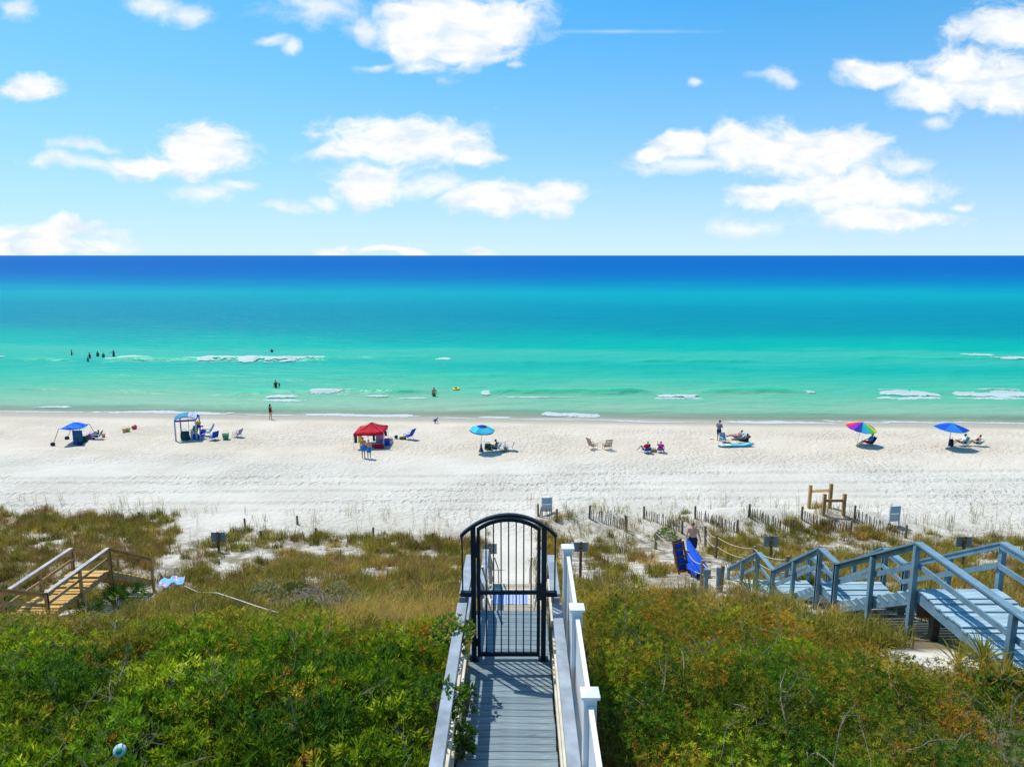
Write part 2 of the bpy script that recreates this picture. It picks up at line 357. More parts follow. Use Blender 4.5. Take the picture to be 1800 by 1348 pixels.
# ================================================================== THE SETTING
def sand_material():
    t = NT('sand')
    s = t.M('ADD', t.y, t.M('MULTIPLY', t.x, .05))
    P = t.vec(t.x, t.y, 0.0)
    wob = t.noise(t.vec(t.M('MULTIPLY', t.x, .3), t.y, 0.0), .45, 3)
    s2 = t.M('ADD', s, t.M('MULTIPLY', t.M('SUBTRACT', wob, .5), 5.0))
    big = t.noise(P, .18, 4); fine = t.noise(t.vec(t.M('MULTIPLY', t.x, .55), t.y, 0.0), 2.2, 6, .65)
    dry = t.mix(t.rng(big, .35, .65), (.555, .51, .425), (.63, .58, .49))
    warm = t.mix(t.rng(big, .35, .65), (.57, .49, .375), (.635, .555, .44))
    beach = t.mix(t.rng(s2, 51, 57), dry, warm)
    wet = t.mix(t.rng(fine, .3, .7), (.37, .315, .225), (.43, .37, .275))
    col = t.mix(t.rng(s, 67.2, 70.2), beach, wet)
    sub = t.mix(t.rng(s, 73, 84), col, (.46, .50, .36))
    # dune sand with brown plant litter higher up
    lit = t.noise(P, 1.3, 6, .7); lit2 = t.noise(P, .35, 3)
    lf = t.M('MULTIPLY', t.rng(t.M('ADD', lit, t.M('MULTIPLY', lit2, .5)), .62, .86), t.rng(t.y, 41, 35))
    up = t.rng(t.y, 20, 13)
    lf = t.M('MULTIPLY', lf, t.rng(t.M('ABSOLUTE', t.x), .9, 1.8))
    lf = t.M('MAXIMUM', lf, up)
    lf = t.M('MULTIPLY', lf, t.M('SUBTRACT', 1.0, t.M('MULTIPLY', t.M('MULTIPLY', t.rng(t.x, 6.6, 7.3), t.rng(t.x, 9.5, 8.5)), t.M('MULTIPLY', t.rng(t.y, 10.9, 11.3), t.rng(t.y, 12.6, 12.0)))))
    sub = t.mix(t.M('MULTIPLY', lf, t.rng(t.y, 20, 14, .8, .97)), sub, (.15, .115, .062))
    # dark specks: bits of weed and shell dropped on the dry sand
    wr = t.M('MULTIPLY', t.rng(t.M('ABSOLUTE', t.M('SUBTRACT', s2, 63.5)), 2.2, .3), t.rng(t.noise(t.vec(t.x, t.M('MULTIPLY', t.y, 1.4), 0.0), 1.6, 5, .7), .58, .70)); sub = t.mix(t.M('MULTIPLY', wr, .40), sub, (.30, .23, .15))
    sp = t.noise(P, 9, 3, .6); sub = t.mix(t.M('MULTIPLY', t.rng(sp, .70, .80), .25), sub, (.25, .22, .17))
    t.put(t.b.inputs['Base Color'], sub); t.b.inputs['Specular IOR Level'].default_value = .15
    t.put(t.b.inputs['Roughness'], t.rng(s, 67, 71, .9, .45))
    stir = t.M('MULTIPLY', t.rng(s, 69, 66), 1.0)
    area = t.rng(t.noise(t.vec(t.M('MULTIPLY', t.x, .5), t.y, 0.0), .16, 3), .36, .62, .30, 1.0)
    foot = t.rng(t.noise(t.vec(t.M('MULTIPLY', t.x, .8), t.M('MULTIPLY', t.y, .62), 0.0), 3.6, 3, .55), .36, .60)
    hh = t.M('MULTIPLY', t.M('MULTIPLY', foot, stir), t.M('MULTIPLY', area, t.rng(t.y, 30, 42, .4, 1.0)))
    nb = t.bump(hh, 1.0, .085); nb = t.bump(t.noise(P, 14, 4, .6), .35, .03, nb)
    t.put(t.b.inputs['Normal'], nb)
    return t.m
def build_ground():
    xs = np.concatenate([[-6000,-2500,-1200,-600,-300,-160,-110,-85], np.arange(-70, 70.01, .22), [85,110,160,300,600,1200,2500,6000]])
    ys = np.concatenate([[-600,-250,-100,-50,-25,-10,-4], np.arange(0, 10, .5), np.arange(10, 78, .22), [79,81,84,88,95,110,140,200]])
    X, Y = np.meshgrid(xs, ys); Z = ground(X, Y)
    stir = sstep(41, 46, Y) * (1 - sstep(65, 68.5, Y + .05 * X)) + .35 * sstep(30, 41, Y) * (1 - sstep(41, 46, Y))
    soft = .45 + .9 * fbm(X * .08, Y * .1, 2, 31)
    Z = Z + stir * soft * .11 * (fbm(X * 1.25, Y * 1.7, 3, 21) - .5)
    # wheel tracks of the beach truck, running along the shore
    for (ty, w, d) in ((44.2, .22, .10), (45.9, .22, .10), (48.3, .26, .12), (50.1, .26, .12), (42.9, .2, .08)):
        c = ty + .5 * np.sin(X * .05 + ty) + .012 * X
        Z = Z - d * np.exp(-((Y - c) / w) ** 2) * (np.abs(X) < 75) + d * .5 * np.exp(-((Y - c - .35) / w) ** 2) * (np.abs(X) < 75)
    ny, nx = X.shape; idx = np.arange(nx * ny).reshape(ny, nx)
    f = np.stack([idx[:-1, :-1], idx[:-1, 1:], idx[1:, 1:], idx[1:, :-1]], -1).reshape(-1, 4)
    v = np.stack([X, Y, Z], -1).reshape(-1, 3)
    o = link('beach_ground', fast_mesh('beach_ground', v, f, sand_material(), smooth=True)); kind(o, 'structure', 'white sand beach rising into a grassy dune')
build_ground()

def sea_material():
    t = NT('sea_water')
    Yc = t.M('MAXIMUM', t.y, 20.0)
    yb = t.M('ADD', Yc, t.M('MULTIPLY', t.x, .05))
    r = t.M('DIVIDE', CH, yb)                                   # 0 at the horizon, .24 at the shore: runs like depth over the bars
    wv = t.vec(t.M('DIVIDE', t.M('MULTIPLY', t.x, 2.2), Yc), t.M('MULTIPLY', t.M('LOGARITHM', Yc, 2.718), 3.2), 0.0)
    n = t.noise(wv, 1.5, 5, .55); n2 = t.noise(t.vec(t.M('MULTIPLY', t.x, .05), t.M('MULTIPLY', t.y, .5), 0.0), .55, 5, .6)
    rr = t.M('ADD', r, t.M('MULTIPLY', t.M('SUBTRACT', n, .5), t.M('MULTIPLY', r, .26)))
    k = t.M('MULTIPLY', rr, 4.0)
    def L(c): return tuple(((v / 255) / 12.92 if v <= 10 else ((v / 255 + .055) / 1.055) ** 2.4) * g for v, g in zip(c, (.66, .625, .565)))
    stops = [(0, (0, 112, 214)), (.05, (0, 106, 208)), (.094, (0, 114, 208)), (.13, (0, 132, 208)), (.165, (0, 154, 208)), (.205, (0, 182, 208)), (.24, (0, 176, 202)), (.28, (0, 164, 196)), (.34, (0, 158, 190)), (.42, (0, 168, 188)),
             (.47, (0, 190, 190)), (.505, (0, 202, 190)), (.53, (70, 208, 192)), (.58, (62, 206, 192)), (.62, (20, 198, 186)), (.68, (66, 208, 186)), (.75, (102, 211, 182)), (.80, (130, 212, 180)), (.87, (160, 212, 186)), (.93, (182, 212, 188))]
    base = t.ramp(k, [(p, L(c)) for p, c in stops])
    fs_ = t.noise(t.vec(t.M('DIVIDE', t.M('MULTIPLY', t.x, 14.0), Yc), t.M('MULTIPLY', t.M('LOGARITHM', Yc, 2.718), 60.0), 0.0), 1.6, 5, .65)
    base = t.mix(t.M('MULTIPLY', t.rng(fs_, .46, .72), .38), base, t.mix(.45, base, (0.0, .22, .30)))
    base = t.mix(t.M('MULTIPLY', t.rng(fs_, .46, .26), .22), base, t.mix(.5, base, (.03, .52, .50)))
    st = t.rng(n2, .30, .62); base = t.mix(t.M('MULTIPLY', t.M('SUBTRACT', 1.0, st), .30), base, t.mix(.5, base, (0.0, .33, .30)))
    base = t.mix(t.M('MULTIPLY', t.rng(t.z, .10, .42), .75), base, (.015, .52, .27))     # thin water in the standing swell is greener
    df = t.N.new('ShaderNodeBsdfDiffuse'); gl = t.N.new('ShaderNodeBsdfGlossy'); gl.inputs['Roughness'].default_value = .35; t.put(df.inputs['Color'], base)
    wavec = t.vec(t.M('MULTIPLY', t.x, .28), t.y, 0.0)
    fade = t.rng(t.y, 60, 900, 1.0, .35)
    h1 = t.M('MULTIPLY', t.noise(wavec, .55, 5, .6, .4), fade)
    nb = t.bump(h1, .8, .9); nb = t.bump(t.noise(t.vec(t.M('MULTIPLY', t.x, .5), t.y, 0.0), 2.8, 4, .6), .3, .08, nb); t.put(df.inputs['Normal'], nb); t.put(gl.inputs['Normal'], nb)
    s = t.M('ADD', t.y, t.M('MULTIPLY', t.x, .05))
    a = t.rng(t.M('ADD', s, t.M('MULTIPLY', t.M('SUBTRACT', n2, .5), 4.0)), 71.5, 78, .15, 1.0)
    m1 = t.N.new('ShaderNodeMixShader'); m1.inputs[0].default_value = .025; t.L.new(df.outputs[0], m1.inputs[1]); t.L.new(gl.outputs[0], m1.inputs[2])
    tr = t.N.new('ShaderNodeBsdfTransparent'); m2 = t.N.new('ShaderNodeMixShader'); t.L.new(a, m2.inputs[0]); t.L.new(tr.outputs[0], m2.inputs[1]); t.L.new(m1.outputs[0], m2.inputs[2]); t.L.new(m2.outputs[0], t.out.inputs[0])
    return t.m
SWELLS = []      # (x0, x1, row in the photo, height, width)
for (a, b, py, h, w) in ((430, 760, 690, .40, 1.3), (820, 1160, 691, .45, 1.3), (1225, 1420, 689, .38, 1.2), (130, 330, 690, .22, 1.2), (380, 470, 693, .3, 1.2), (640, 700, 694, .3, 1.0), (1540, 1800, 690, .22, 1.4),
                         (0, 130, 633, .3, 1.8), (180, 580, 634, .5, 1.9), (560, 780, 628, .25, 2.0), (1110, 1330, 636, .3, 1.6), (1500, 1760, 631, .3, 2.0), (0, 420, 660, .16, 2.4), (560, 1000, 662, .18, 2.2), (1100, 1300, 672, .15, 1.8), (30, 120, 684, .25, 1.2), (420, 560, 668, .2, 1.6), (900, 1060, 636, .22, 2)):
    p = sea_at(a, py); q = sea_at(b, py); SWELLS.append((p.x, q.x, p.y, h * 1.25, w * .85))
def sea_h(X, Y):
    Z = np.zeros_like(X)
    for (x0, x1, yc, h, w) in SWELLS:
        c = yc + .9 * (fbm(X * .07 + yc, X * 0 + 3.3, 2, 40) - .5) * 2
        env = sstep(x0 - 3, x0 + 4, X) * (1 - sstep(x1 - 4, x1 + 3, X)) * (.6 + .8 * fbm(X * .22, X * 0 + yc, 2, 44))
        d = (Y - c) / w
        Z = Z + h * env * np.exp(-np.where(d < 0, d * 1.7, d * .8) ** 2)
    near = 1 - sstep(150, 260, Y)
    Z = Z + near * (.16 * (fbm(X * .09, Y * .33, 3, 50) - .5) + .07 * (fbm(X * .35, Y * 1.1, 2, 53) - .5))
    return Z
def build_sea():
    xs = np.concatenate([[-90000,-30000,-10000,-4000,-1500,-700,-350,-200,-140], np.arange(-110, 110.1, .55), [140,200,350,700,1500,4000,10000,30000,90000]])
    ys = np.concatenate([np.arange(64, 130, .25), np.arange(130, 190, .8), np.arange(190, 320, 4), [340,400,500,700,1000,1600,3000,6000,12000,30000,90000]])
    X, Y = np.meshgrid(xs, ys); Z = sea_h(X, Y); ny, nx = X.shape; idx = np.arange(nx * ny).reshape(ny, nx)
    f = np.stack([idx[:-1, :-1], idx[:-1, 1:], idx[1:, 1:], idx[1:, :-1]], -1).reshape(-1, 4)
    o = link('sea', fast_mesh('sea', np.stack([X, Y, Z], -1).reshape(-1, 3), f, sea_material(), smooth=True)); return kind(o, 'structure', 'turquoise sea deepening to blue at the horizon')
sea = build_sea()
def foam_material():
    t = NT('sea_foam'); n = t.noise(t.vec(t.x, t.y, t.z), 2.5, 5, .6); t.put(t.b.inputs['Base Color'], t.ramp(n, [(.3, (.74, .86, .84)), (.6, (.86, .89, .89))])); t.b.inputs['Roughness'].default_value = .6
    t.put(t.b.inputs['Normal'], t.bump(n, .6, .10)); tr = t.N.new('ShaderNodeBsdfTranslucent'); tr.inputs[0].default_value = (.85, .9, .9, 1); mx = t.N.new('ShaderNodeMixShader'); mx.inputs[0].default_value = .45; t.L.new(t.b.outputs[0], mx.inputs[1]); t.L.new(tr.outputs[0], mx.inputs[2]); t.L.new(mx.outputs[0], t.out.inputs[0]); return t.m
FOAM = foam_material()
def foam(px0, px1, py, depth, height, rag, seed, shore=False):
    p = sea_at(px0, py); q = sea_at(px1, py); x0, x1, yc = p.x, q.x, p.y
    Ln = x1 - x0; nx = max(12, int(Ln / .11)); nyy = max(12, int(depth * 1.3 / .09)); depth *= 1.3
    xs = np.linspace(x0, x1, nx); ts = np.linspace(-1, 1, nyy); X, T = np.meshgrid(xs, ts)
    c = yc + .9 * (fbm(X * .07 + yc, X * 0 + 3.3, 2, 40) - .5) * 2 * (0 if shore else 1) + (.9 * (fbm(X * .16, X * 0 + seed, 3, 60) - .5) * (1.8 if shore else 1.5))
    if shore: c = c - .05 * (X - (x0 + x1) / 2)
    e = np.clip((X - x0) / Ln, 0, 1); env = np.clip(4 * e * (1 - e), 0, 1) ** .5 * np.clip(.35 + 1.25 * fbm(X * .45 + seed, X * 0 + 1.7, 3, seed + 5), 0, 1.15)
    Yw = c + T * depth / 2 * (.45 + .55 * env)
    fld = env * (1.05 - np.abs(T) ** 1.6) + (.25 + rag) * 2.1 * (.6 * fbm(X * .8, Yw * 2.2, 4, seed) + .4 * fbm(X * 3.1, Yw * 5.5, 3, seed + 9) - .53)
    if rag > .55: fld = fld - .25 * (T > -.4) * (T + .4)
    Z = sea_h(X, Yw) + .03 + .60 * height * env * np.exp(-((T + .45) / .55) ** 2) * (.45 + 1.1 * fbm(X * .9, Yw * 1.4, 3, seed + 3))
    if shore: Z = np.maximum(Z, ground(X, Yw) + .045)
    idx = np.arange(X.size).reshape(X.shape)
    f = np.stack([idx[:-1, :-1], idx[:-1, 1:], idx[1:, 1:], idx[1:, :-1]], -1).reshape(-1, 4)
    keep = (fld.ravel()[f].mean(1) > .20); f = f[keep]
    if not len(f): return
    used, inv = np.unique(f, return_inverse=True); v = np.stack([X, Yw, Z], -1).reshape(-1, 3)[used]
    link('wave_foam', fast_mesh('wave_foam', v, inv.reshape(-1, 4), FOAM, smooth=True), sea)
for i, a in enumerate(((-20,10,626,1.4,.15,.5),(183,270,632,2.4,.30,.38),(325,570,631,6.0,.40,.42),(765,795,630,2.2,.08,.9),(1740,1830,630,3.4,.4,.45),(1690,1745,623,3.0,.1,1.0),
        (470,525,697,2.2,.45,.35),(643,687,697,1.3,.22,.6),(845,862,694,1.0,.2,.5),(1153,1228,695,1.9,.42,.35),(1414,1432,690,1.2,.25,.5),(1540,1647,692,2.4,.2,.6),(1675,1830,693,2.4,.2,.55),(1545,1600,687,1.6,.1,.95),(1700,1790,686,1.6,.1,.95),
        (1150,1240,701,1.2,.03,1.0),(465,540,703,1.2,.03,1.0),(1535,1660,699,1.5,.03,1.0),(1680,1820,700,1.5,.03,1.0),(545,640,690,1.2,.05,1.1),(700,760,699,.8,.05,1.0),(870,1010,698,.7,.05,1.05))):
    foam(*a, 100 + i)
for i, a in enumerate(((60,128,716,1.0,.08,.6),(150,420,725,1.5,.06,.62),(-60,160,724,.7,.03,.7),(520,740,731,1.7,.08,.58),(400,560,729,.6,.03,.7),(700,860,737,.5,.02,.75),(840,900,735,1.2,.05,.6),(950,1055,728,2.2,.06,.85),(880,1130,741,.6,.03,.7),
        (1060,1230,745,.8,.04,.62),(1270,1465,746,1.5,.09,.5),(1450,1560,742,.9,.05,.55),(1540,1680,743,.9,.05,.6),(1660,1840,744,.8,.04,.65))):
    foam(*a, 200 + i, True)

# ================================================================== WALKWAYS, GATE, FENCES
def paint(name, c, **k): return mat(name, c, rough=k.pop('rough', .65), spec=.25, var=k.pop('var', .09), scale=k.pop('scale', 5), bump=k.pop('bump', .25), bscale=k.pop('bscale', 30), stretch=k.pop('stretch', (1, 1, 1)))
GREY_DECK = [paint('deck_grey_a', (.19, .255, .285), var=.2, stretch=(1, 9, 1), scale=3), paint('deck_grey_b', (.215, .285, .315), var=.2, stretch=(1, 9, 1), scale=3), paint('deck_grey_c', (.17, .23, .26), var=.2, stretch=(1, 9, 1), scale=3)]
GREY_RAIL = paint('rail_grey', (.30, .345, .385), var=.2, scale=4); CREAM = paint('cream_board', (.66, .60, .47), var=.14)
WEATHER = paint('weathered_board', (.42, .36, .28), var=.25, scale=7, stretch=(6, 1, 1))
BLUE_DECK = [paint('deck_blue_a', (.31, .435, .49), var=.16, stretch=(1, 8, 1), scale=2.5), paint('deck_blue_b', (.35, .48, .53), var=.16, stretch=(1, 8, 1), scale=2.5), paint('deck_blue_c', (.27, .395, .45), var=.16, stretch=(1, 8, 1), scale=2.5)]
BLUE_RAIL = paint('rail_blue', (.165, .28, .345), var=.14, scale=4); DARKWOOD = paint('under_timber', (.13, .10, .075), var=.25)
TAN_DECK = [paint('deck_tan_a', (.60, .36, .10), var=.2, stretch=(1, 8, 1), scale=3), paint('deck_tan_b', (.66, .41, .13), var=.2, stretch=(1, 8, 1), scale=3), paint('deck_tan_c', (.53, .31, .085), var=.2, stretch=(1, 8, 1), scale=3)]
TAN_RAIL = paint('rail_tan', (.46, .29, .125), var=.22, scale=5); GREY_CAP = paint('cap_grey', (.45, .42, .39), var=.22, scale=6, stretch=(1, .3, 1))
BLACK_METAL = mat('black_powder_coat', (.008, .016, .026), rough=.4, spec=.2, var=.15)
VINYL = mat('white_vinyl', (.80, .80, .79), rough=.4, spec=.4, var=.03, scale=2)
WOODPOST = paint('post_wood', (.23, .18, .125), var=.3, scale=9)

def boards(root, x0, x1, y0, y1, z, mats, name='plank', w=.138, gap=.008, th=.032):
    mes = []
    for m in mats:
        b = MB(); b.box(x0, x1, -(w - gap) / 2, (w - gap) / 2, -th, 0); mes.append(b.mesh(name, m))
    n = int(round((y1 - y0) / w))
    for i in range(n):
        y = y0 + w * (i + .5); link(name, random.choice(mes), root, (random.uniform(-.006, .006), y, z + random.uniform(-.002, .002)), (0, random.uniform(-.003, .003), random.uniform(-.003, .003)))
def flight(root, x0, x1, ya, za, yb, zb, mats, smat):
    n = max(2, int(round(abs(za - zb) / .185))); dy = (yb - ya) / n; dz = (zb - za) / n
    mes = []
    for m in mats:
        b = MB(); b.box(x0, x1, -abs(dy) * .5 - .012, abs(dy) * .5 + .004, -.04, 0); mes.append(b.mesh('tread', m))
    for i in range(n): link('tread', mes[i % len(mes)], root, (0, ya + dy * (i + .5), za + dz * (i + 1) if dz < 0 else za + dz * i))
    for x in (x0 + .03, x1 - .03):
        b = MB(); b.beam((x, ya, za - .19), (x, yb, zb - .19), .042, .26); part('stringer', b, smat, root)
def rail(root, x, pts, mcap, mrail, mpost, h=1.0, side=1, gdepth=.5, capw=.14, mids=(.5,), skirt=None, postw=.09, drop_posts=True):
    # pts: (y, deck z) along the run; a post at every point
    for i, (y, z) in enumerate(pts):
        b = MB(); zb = min(z, float(ground(root.location.x + x, y))) - .25 if drop_posts else z - .2
        px = x + side * .05
        b.box(px - postw/2, px + postw/2, y - postw/2, y + postw/2, zb, z + h - .042); part('post', b, mpost, root)
    for (a, c) in zip(pts[:-1], pts[1:]):
        b = MB(); b.beam((x + side * .03, a[0], a[1] + h - .02), (x + side * .03, c[0], c[1] + h - .02), capw, .04); part('rail_cap', b, mcap, root)
        b = MB(); b.beam((x - side * .015, a[0], a[1] + h - .095), (x - side * .015, c[0], c[1] + h - .095), .036, .10); part('top_rail', b, mrail, root)
        for mh in mids:
            b = MB(); b.beam((x - side * .015, a[0], a[1] + h * mh), (x - side * .015, c[0], c[1] + h * mh), .036, .11); part('mid_rail', b, mrail, root)

# ---- the grey walkway in the middle
DK = 10.6; GY = 10.0
wk = thing('walkway', 'grey painted boardwalk with railings leading through the black gate', 'boardwalk', (-.02, GY, 0), R(-.55))
class Sub:  # walkway parts are built in world Y, so shift them into the root's frame
    pass
def wk_shift(o): 
    for c in o.children: c.location.y -= GY
boards(wk, -.64, .60, 4.9, 11.55, DK, GREY_DECK)
b = MB(); b.box(-.62, -.57, 4.9, 11.5, DK - .22, DK - .034); part('joist', b, DARKWOOD, wk)
b = MB(); b.box(.53, .58, 4.9, 11.5, DK - .22, DK - .034); part('joist', b, DARKWOOD, wk)
flight(wk, -.62, .58, 11.55, DK, 15.0, 8.2, [WEATHER], DARKWOOD)
boards(wk, -.64, .60, 15.0, 17.5, 8.2, [WEATHER, CREAM])
flight(wk, -.58, .56, 17.5, 8.2, 20.7, 6.25, [WEATHER], DARKWOOD)
for sx, x in ((-1, -.69), (1, .655)):
    rail(wk, x, [(4.9, DK), (6.6, DK), (8.3, DK), (9.86, DK)], GREY_RAIL, CREAM, GREY_RAIL, side=sx, mids=(.12, .5))
    rail(wk, x, [(10.16, DK), (11.6, DK), (15.0, 8.2), (17.4, 8.2), (20.6, 6.3)], GREY_RAIL, CREAM if sx > 0 else GREY_RAIL, GREY_RAIL, side=sx, mids=(.5,))
STEEL = mat('brushed_steel', (.62, .63, .62), rough=.35, spec=.5, metal=.6, var=.05)
for x in (-.5, .47):
    for hh in (.86, .55):
        b = MB(); b.tube([(x, 11.4, DK + hh), (x, 15.0, 8.2 + hh), (x, 15.5, 8.2 + hh)], .02, 8); part('hand_rail', b, STEEL, wk, smooth=True)
    b = MB(); b.tube([(x, 17.2, 8.2 + .86), (x, 20.7, 6.25 + .86), (x, 20.7, 6.25)], .02, 8); part('hand_rail', b, STEEL, wk, smooth=True)
wk_shift(wk)
mt = MB(); P = [[(-.50 + .1 * i, 16.35 + .075 * j, 8.2 + .008 + .006 * math.sin(i * 1.7 + j)) for j in range(9)] for i in range(10)]; mt.sheet(P, .008)
tag(part('floor_mat', mt, stripe_mat('blue_mat', (.16, .27, .58), (.42, .48, .62), 0, 12, .5), None), 'blue striped mat on the landing below the black gate', 'mat')
# ---- gate
gt = thing('entry_gate', 'black metal gate with arched top and vertical bars across the walkway', 'gate', (-.05, GY, 0)); gt.scale = (.97, 1, 1)
def arch(halfw, z_end, z_top, n=24):
    return [(halfw * (2 * i / n - 1), 0, z_end + (z_top - z_end) * (1 - (2 * i / n - 1) ** 2) ** .9) for i in range(n + 1)]
def arc_z(x, halfw, z_end, z_top): return z_end + (z_top - z_end) * max(0, 1 - (x / halfw) ** 2) ** .9
def band(mb, pts, w, t):
    for p, q in zip(pts[:-1], pts[1:]): 
        d = Vector(q) - Vector(p); e = d.normalized() * .004; mb.beam(Vector(p) - e, Vector(q) + e, w, t)
b = MB(); band(b, arch(.73, 12.60, 12.925), .075, .045); part('arch', b, BLACK_METAL, gt)
for x in (-.545, .545):
    b = MB(); b.box(x - .038, x + .038, -.038, .038, DK + .002, arc_z(x, .73, 12.60, 12.925) - .02); b.box(x - .075, x + .075, -.075, .075, DK + .002, DK + .014); part('gate_post', b, BLACK_METAL, gt)
for s in (-1, 1):
    b = MB(); b.box(s * .715 - .011, s * .715 + .011, -.011, .011, 11.72, 12.60); part('bar', b, BLACK_METAL, gt)
    b = MB(); b.box(min(s * .585, s * .75), max(s * .585, s * .75), -.04, .04, 11.645, 11.715); part('side_bracket', b, BLACK_METAL, gt)
leaf = MB()
for x in (-.465, .465): leaf.box(x - .026, x + .026, -.026, .026, 10.66, 12.72)
b = leaf; part('leaf_stile', b, BLACK_METAL, gt)
b = MB(); band(b, arch(.47, 12.70, 12.855), .05, .05); part('leaf_arch', b, BLACK_METAL, gt)
b = MB(); b.box(-.439, .439, -.022, .022, 11.675, 11.73); part('leaf_mid_rail', b, BLACK_METAL, gt)
b = MB(); b.box(-.439, .439, -.022, .022, 10.66, 10.72); part('leaf_bottom_rail', b, BLACK_METAL, gt)
for i in range(7):
    x = -.349 + i * .1163; b = MB(); b.box(x - .0095, x + .0095, -.0095, .0095, 10.72, arc_z(x, .47, 12.70, 12.855) - .015); part('bar', b, BLACK_METAL, gt)
b = MB(); b.box(.43, .55, -.055, .055, 11.60, 11.83); part('lock_box', b, BLACK_METAL, gt)
b = MB(); b.box(-.53, -.44, -.06, .06, 12.28, 12.50); part('gate_closer', b, BLACK_METAL, gt)
b = MB(); b.tube([(-.505, -.03, 10.84), (-.505, -.03, 10.96)], .02, 8); part('hinge', b, BLACK_METAL, gt)
# ---- white vinyl fence
vf = thing('vinyl_fence', 'white vinyl panel fence with square capped posts beside the walkway', 'fence', (0, 0, 0))
VP = [(.755, 4.72), (.785, 6.49), (.812, 8.26), (.842, 10.13)]
for (x, y) in VP:
    b = MB(); zt = 12.35; b.box(x - .064, x + .064, y - .064, y + .064, 9.6, zt); po = part('fence_post', b, VINYL, vf)
    b = MB(); b.box(x - .094, x + .094, y - .094, y + .094, zt, zt + .03); w = .094
    b.add([(x-w, y-w, zt+.03), (x+w, y-w, zt+.03), (x+w, y+w, zt+.03), (x-w, y+w, zt+.03), (x-.02, y-.02, zt+.062), (x+.02, y-.02, zt+.062), (x+.02, y+.02, zt+.062), (x-.02, y+.02, zt+.062)], [(0,1,5,4),(1,2,6,5),(2,3,7,6),(3,0,4,7),(4,5,6,7)])
    part('post_cap', b, VINYL, vf)
for (a, c) in zip(VP[:-1], VP[1:]):
    p = Vector((a[0], a[1] + .064, 0)); q = Vector((c[0], c[1] - .064, 0))
    for zz, t in ((12.235, .09), (10.15, .12)):
        b = MB(); b.beam(p + Vector((0, 0, zz)), q + Vector((0, 0, zz)), .05, t); part('fence_rail', b, VINYL, vf)
    n = 6
    for i in range(n):
        u = p.lerp(q, i / n + .004); v = p.lerp(q, (i + 1) / n - .004)
        b = MB(); b.beam(u + Vector((0, 0, 11.2)), v + Vector((0, 0, 11.2)), .022, 1.985); part('panel', b, VINYL, vf)
# ---- blue-grey boardwalk on the right
X0, X1 = 8.2, 9.84; DB = 10.04; LB = 8.11
bw = thing('boardwalk', 'pale blue boardwalk with railings and two flights of steps at right', 'boardwalk', (0, 0, 0))
boards(bw, X0, X1, 5.2, 13.5, DB, BLUE_DECK, w=.15, gap=.005)
flight(bw, X0 + .02, X1 - .02, 13.5, DB, 16.75, LB, BLUE_DECK, BLUE_RAIL)
boards(bw, X0, X1, 16.75, 17.75, LB, BLUE_DECK, w=.143, gap=.005)
L2 = 6.05
flight(bw, X0 + .02, X1 - .02, 17.75, LB, 20.8, L2, BLUE_DECK, BLUE_RAIL)
boards(bw, X0, X1, 20.8, 22.2, L2, BLUE_DECK, w=.14, gap=.005)
flight(bw, X0 + .02, X1 - .02, 22.2, L2, 25.1, 4.15, BLUE_DECK, BLUE_RAIL)
for x in (X0 + .02, X1 - .06):
    b = MB(); b.box(x, x + .04, 5.2, 13.48, DB - .27, DB - .036); part('rim_joist', b, BLUE_RAIL, bw)
    b = MB(); b.box(x, x + .04, 16.75, 17.75, LB - .24, LB - .036); part('rim_joist', b, BLUE_RAIL, bw)
    b = MB(); b.box(x, x + .04, 20.8, 22.2, L2 - .24, L2 - .036); part('rim_joist', b, BLUE_RAIL, bw)
for y in (11.2, 13.3):
    for x in (X0 + .35, X1 - .35):
        b = MB(); b.box(x - .07, x + .07, y - .07, y + .07, float(ground(x, y)) - .3, DB - .27); part('pile', b, DARKWOOD, bw)
    b = MB(); b.box(X0 + .06, X1 - .06, y - .03, y + .03, DB - .30, DB - .06); part('cross_beam', b, DARKWOOD, bw)
b = MB(); b.box(X0 + .06, X1 - .06, 13.42, 13.47, DB - .6, DB - .06); part('cross_beam', b, DARKWOOD, bw)
for sx, x in ((-1, X0 - .0), (1, X1)):
    rail(bw, x, [(5.4, DB), (7.9, DB), (10.7, DB), (13.5, DB), (16.75, LB)], BLUE_RAIL, BLUE_RAIL, BLUE_RAIL, side=sx, h=1.0, mids=(.5,), capw=.16, postw=.10)
    rail(bw, x, [(16.78, LB), (17.72, LB)], BLUE_RAIL, BLUE_RAIL, BLUE_RAIL, side=sx, h=1.0, mids=(.5,), capw=.16, postw=.10)
    rail(bw, x, [(17.75, LB), (19.3, 7.06), (20.8, L2)], BLUE_RAIL, BLUE_RAIL, BLUE_RAIL, side=sx, h=1.0, mids=(.5,), capw=.15, postw=.10)
    rail(bw, x, [(20.83, L2), (22.17, L2)], BLUE_RAIL, BLUE_RAIL, BLUE_RAIL, side=sx, h=1.0, mids=(.5,), capw=.15, postw=.10)
    rail(bw, x, [(22.2, L2), (23.65, 5.1), (25.1, 4.15)], BLUE_RAIL, BLUE_RAIL, BLUE_RAIL, side=sx, h=1.0, mids=(.5,), capw=.15, postw=.10)
    b = MB(); px = x + sx * .05; b.box(px - .05, px + .05, 15.05, 15.15, float(ground(x, 15.1)) - .3, 9.09 + .93); part('post', b, BLUE_RAIL, bw)
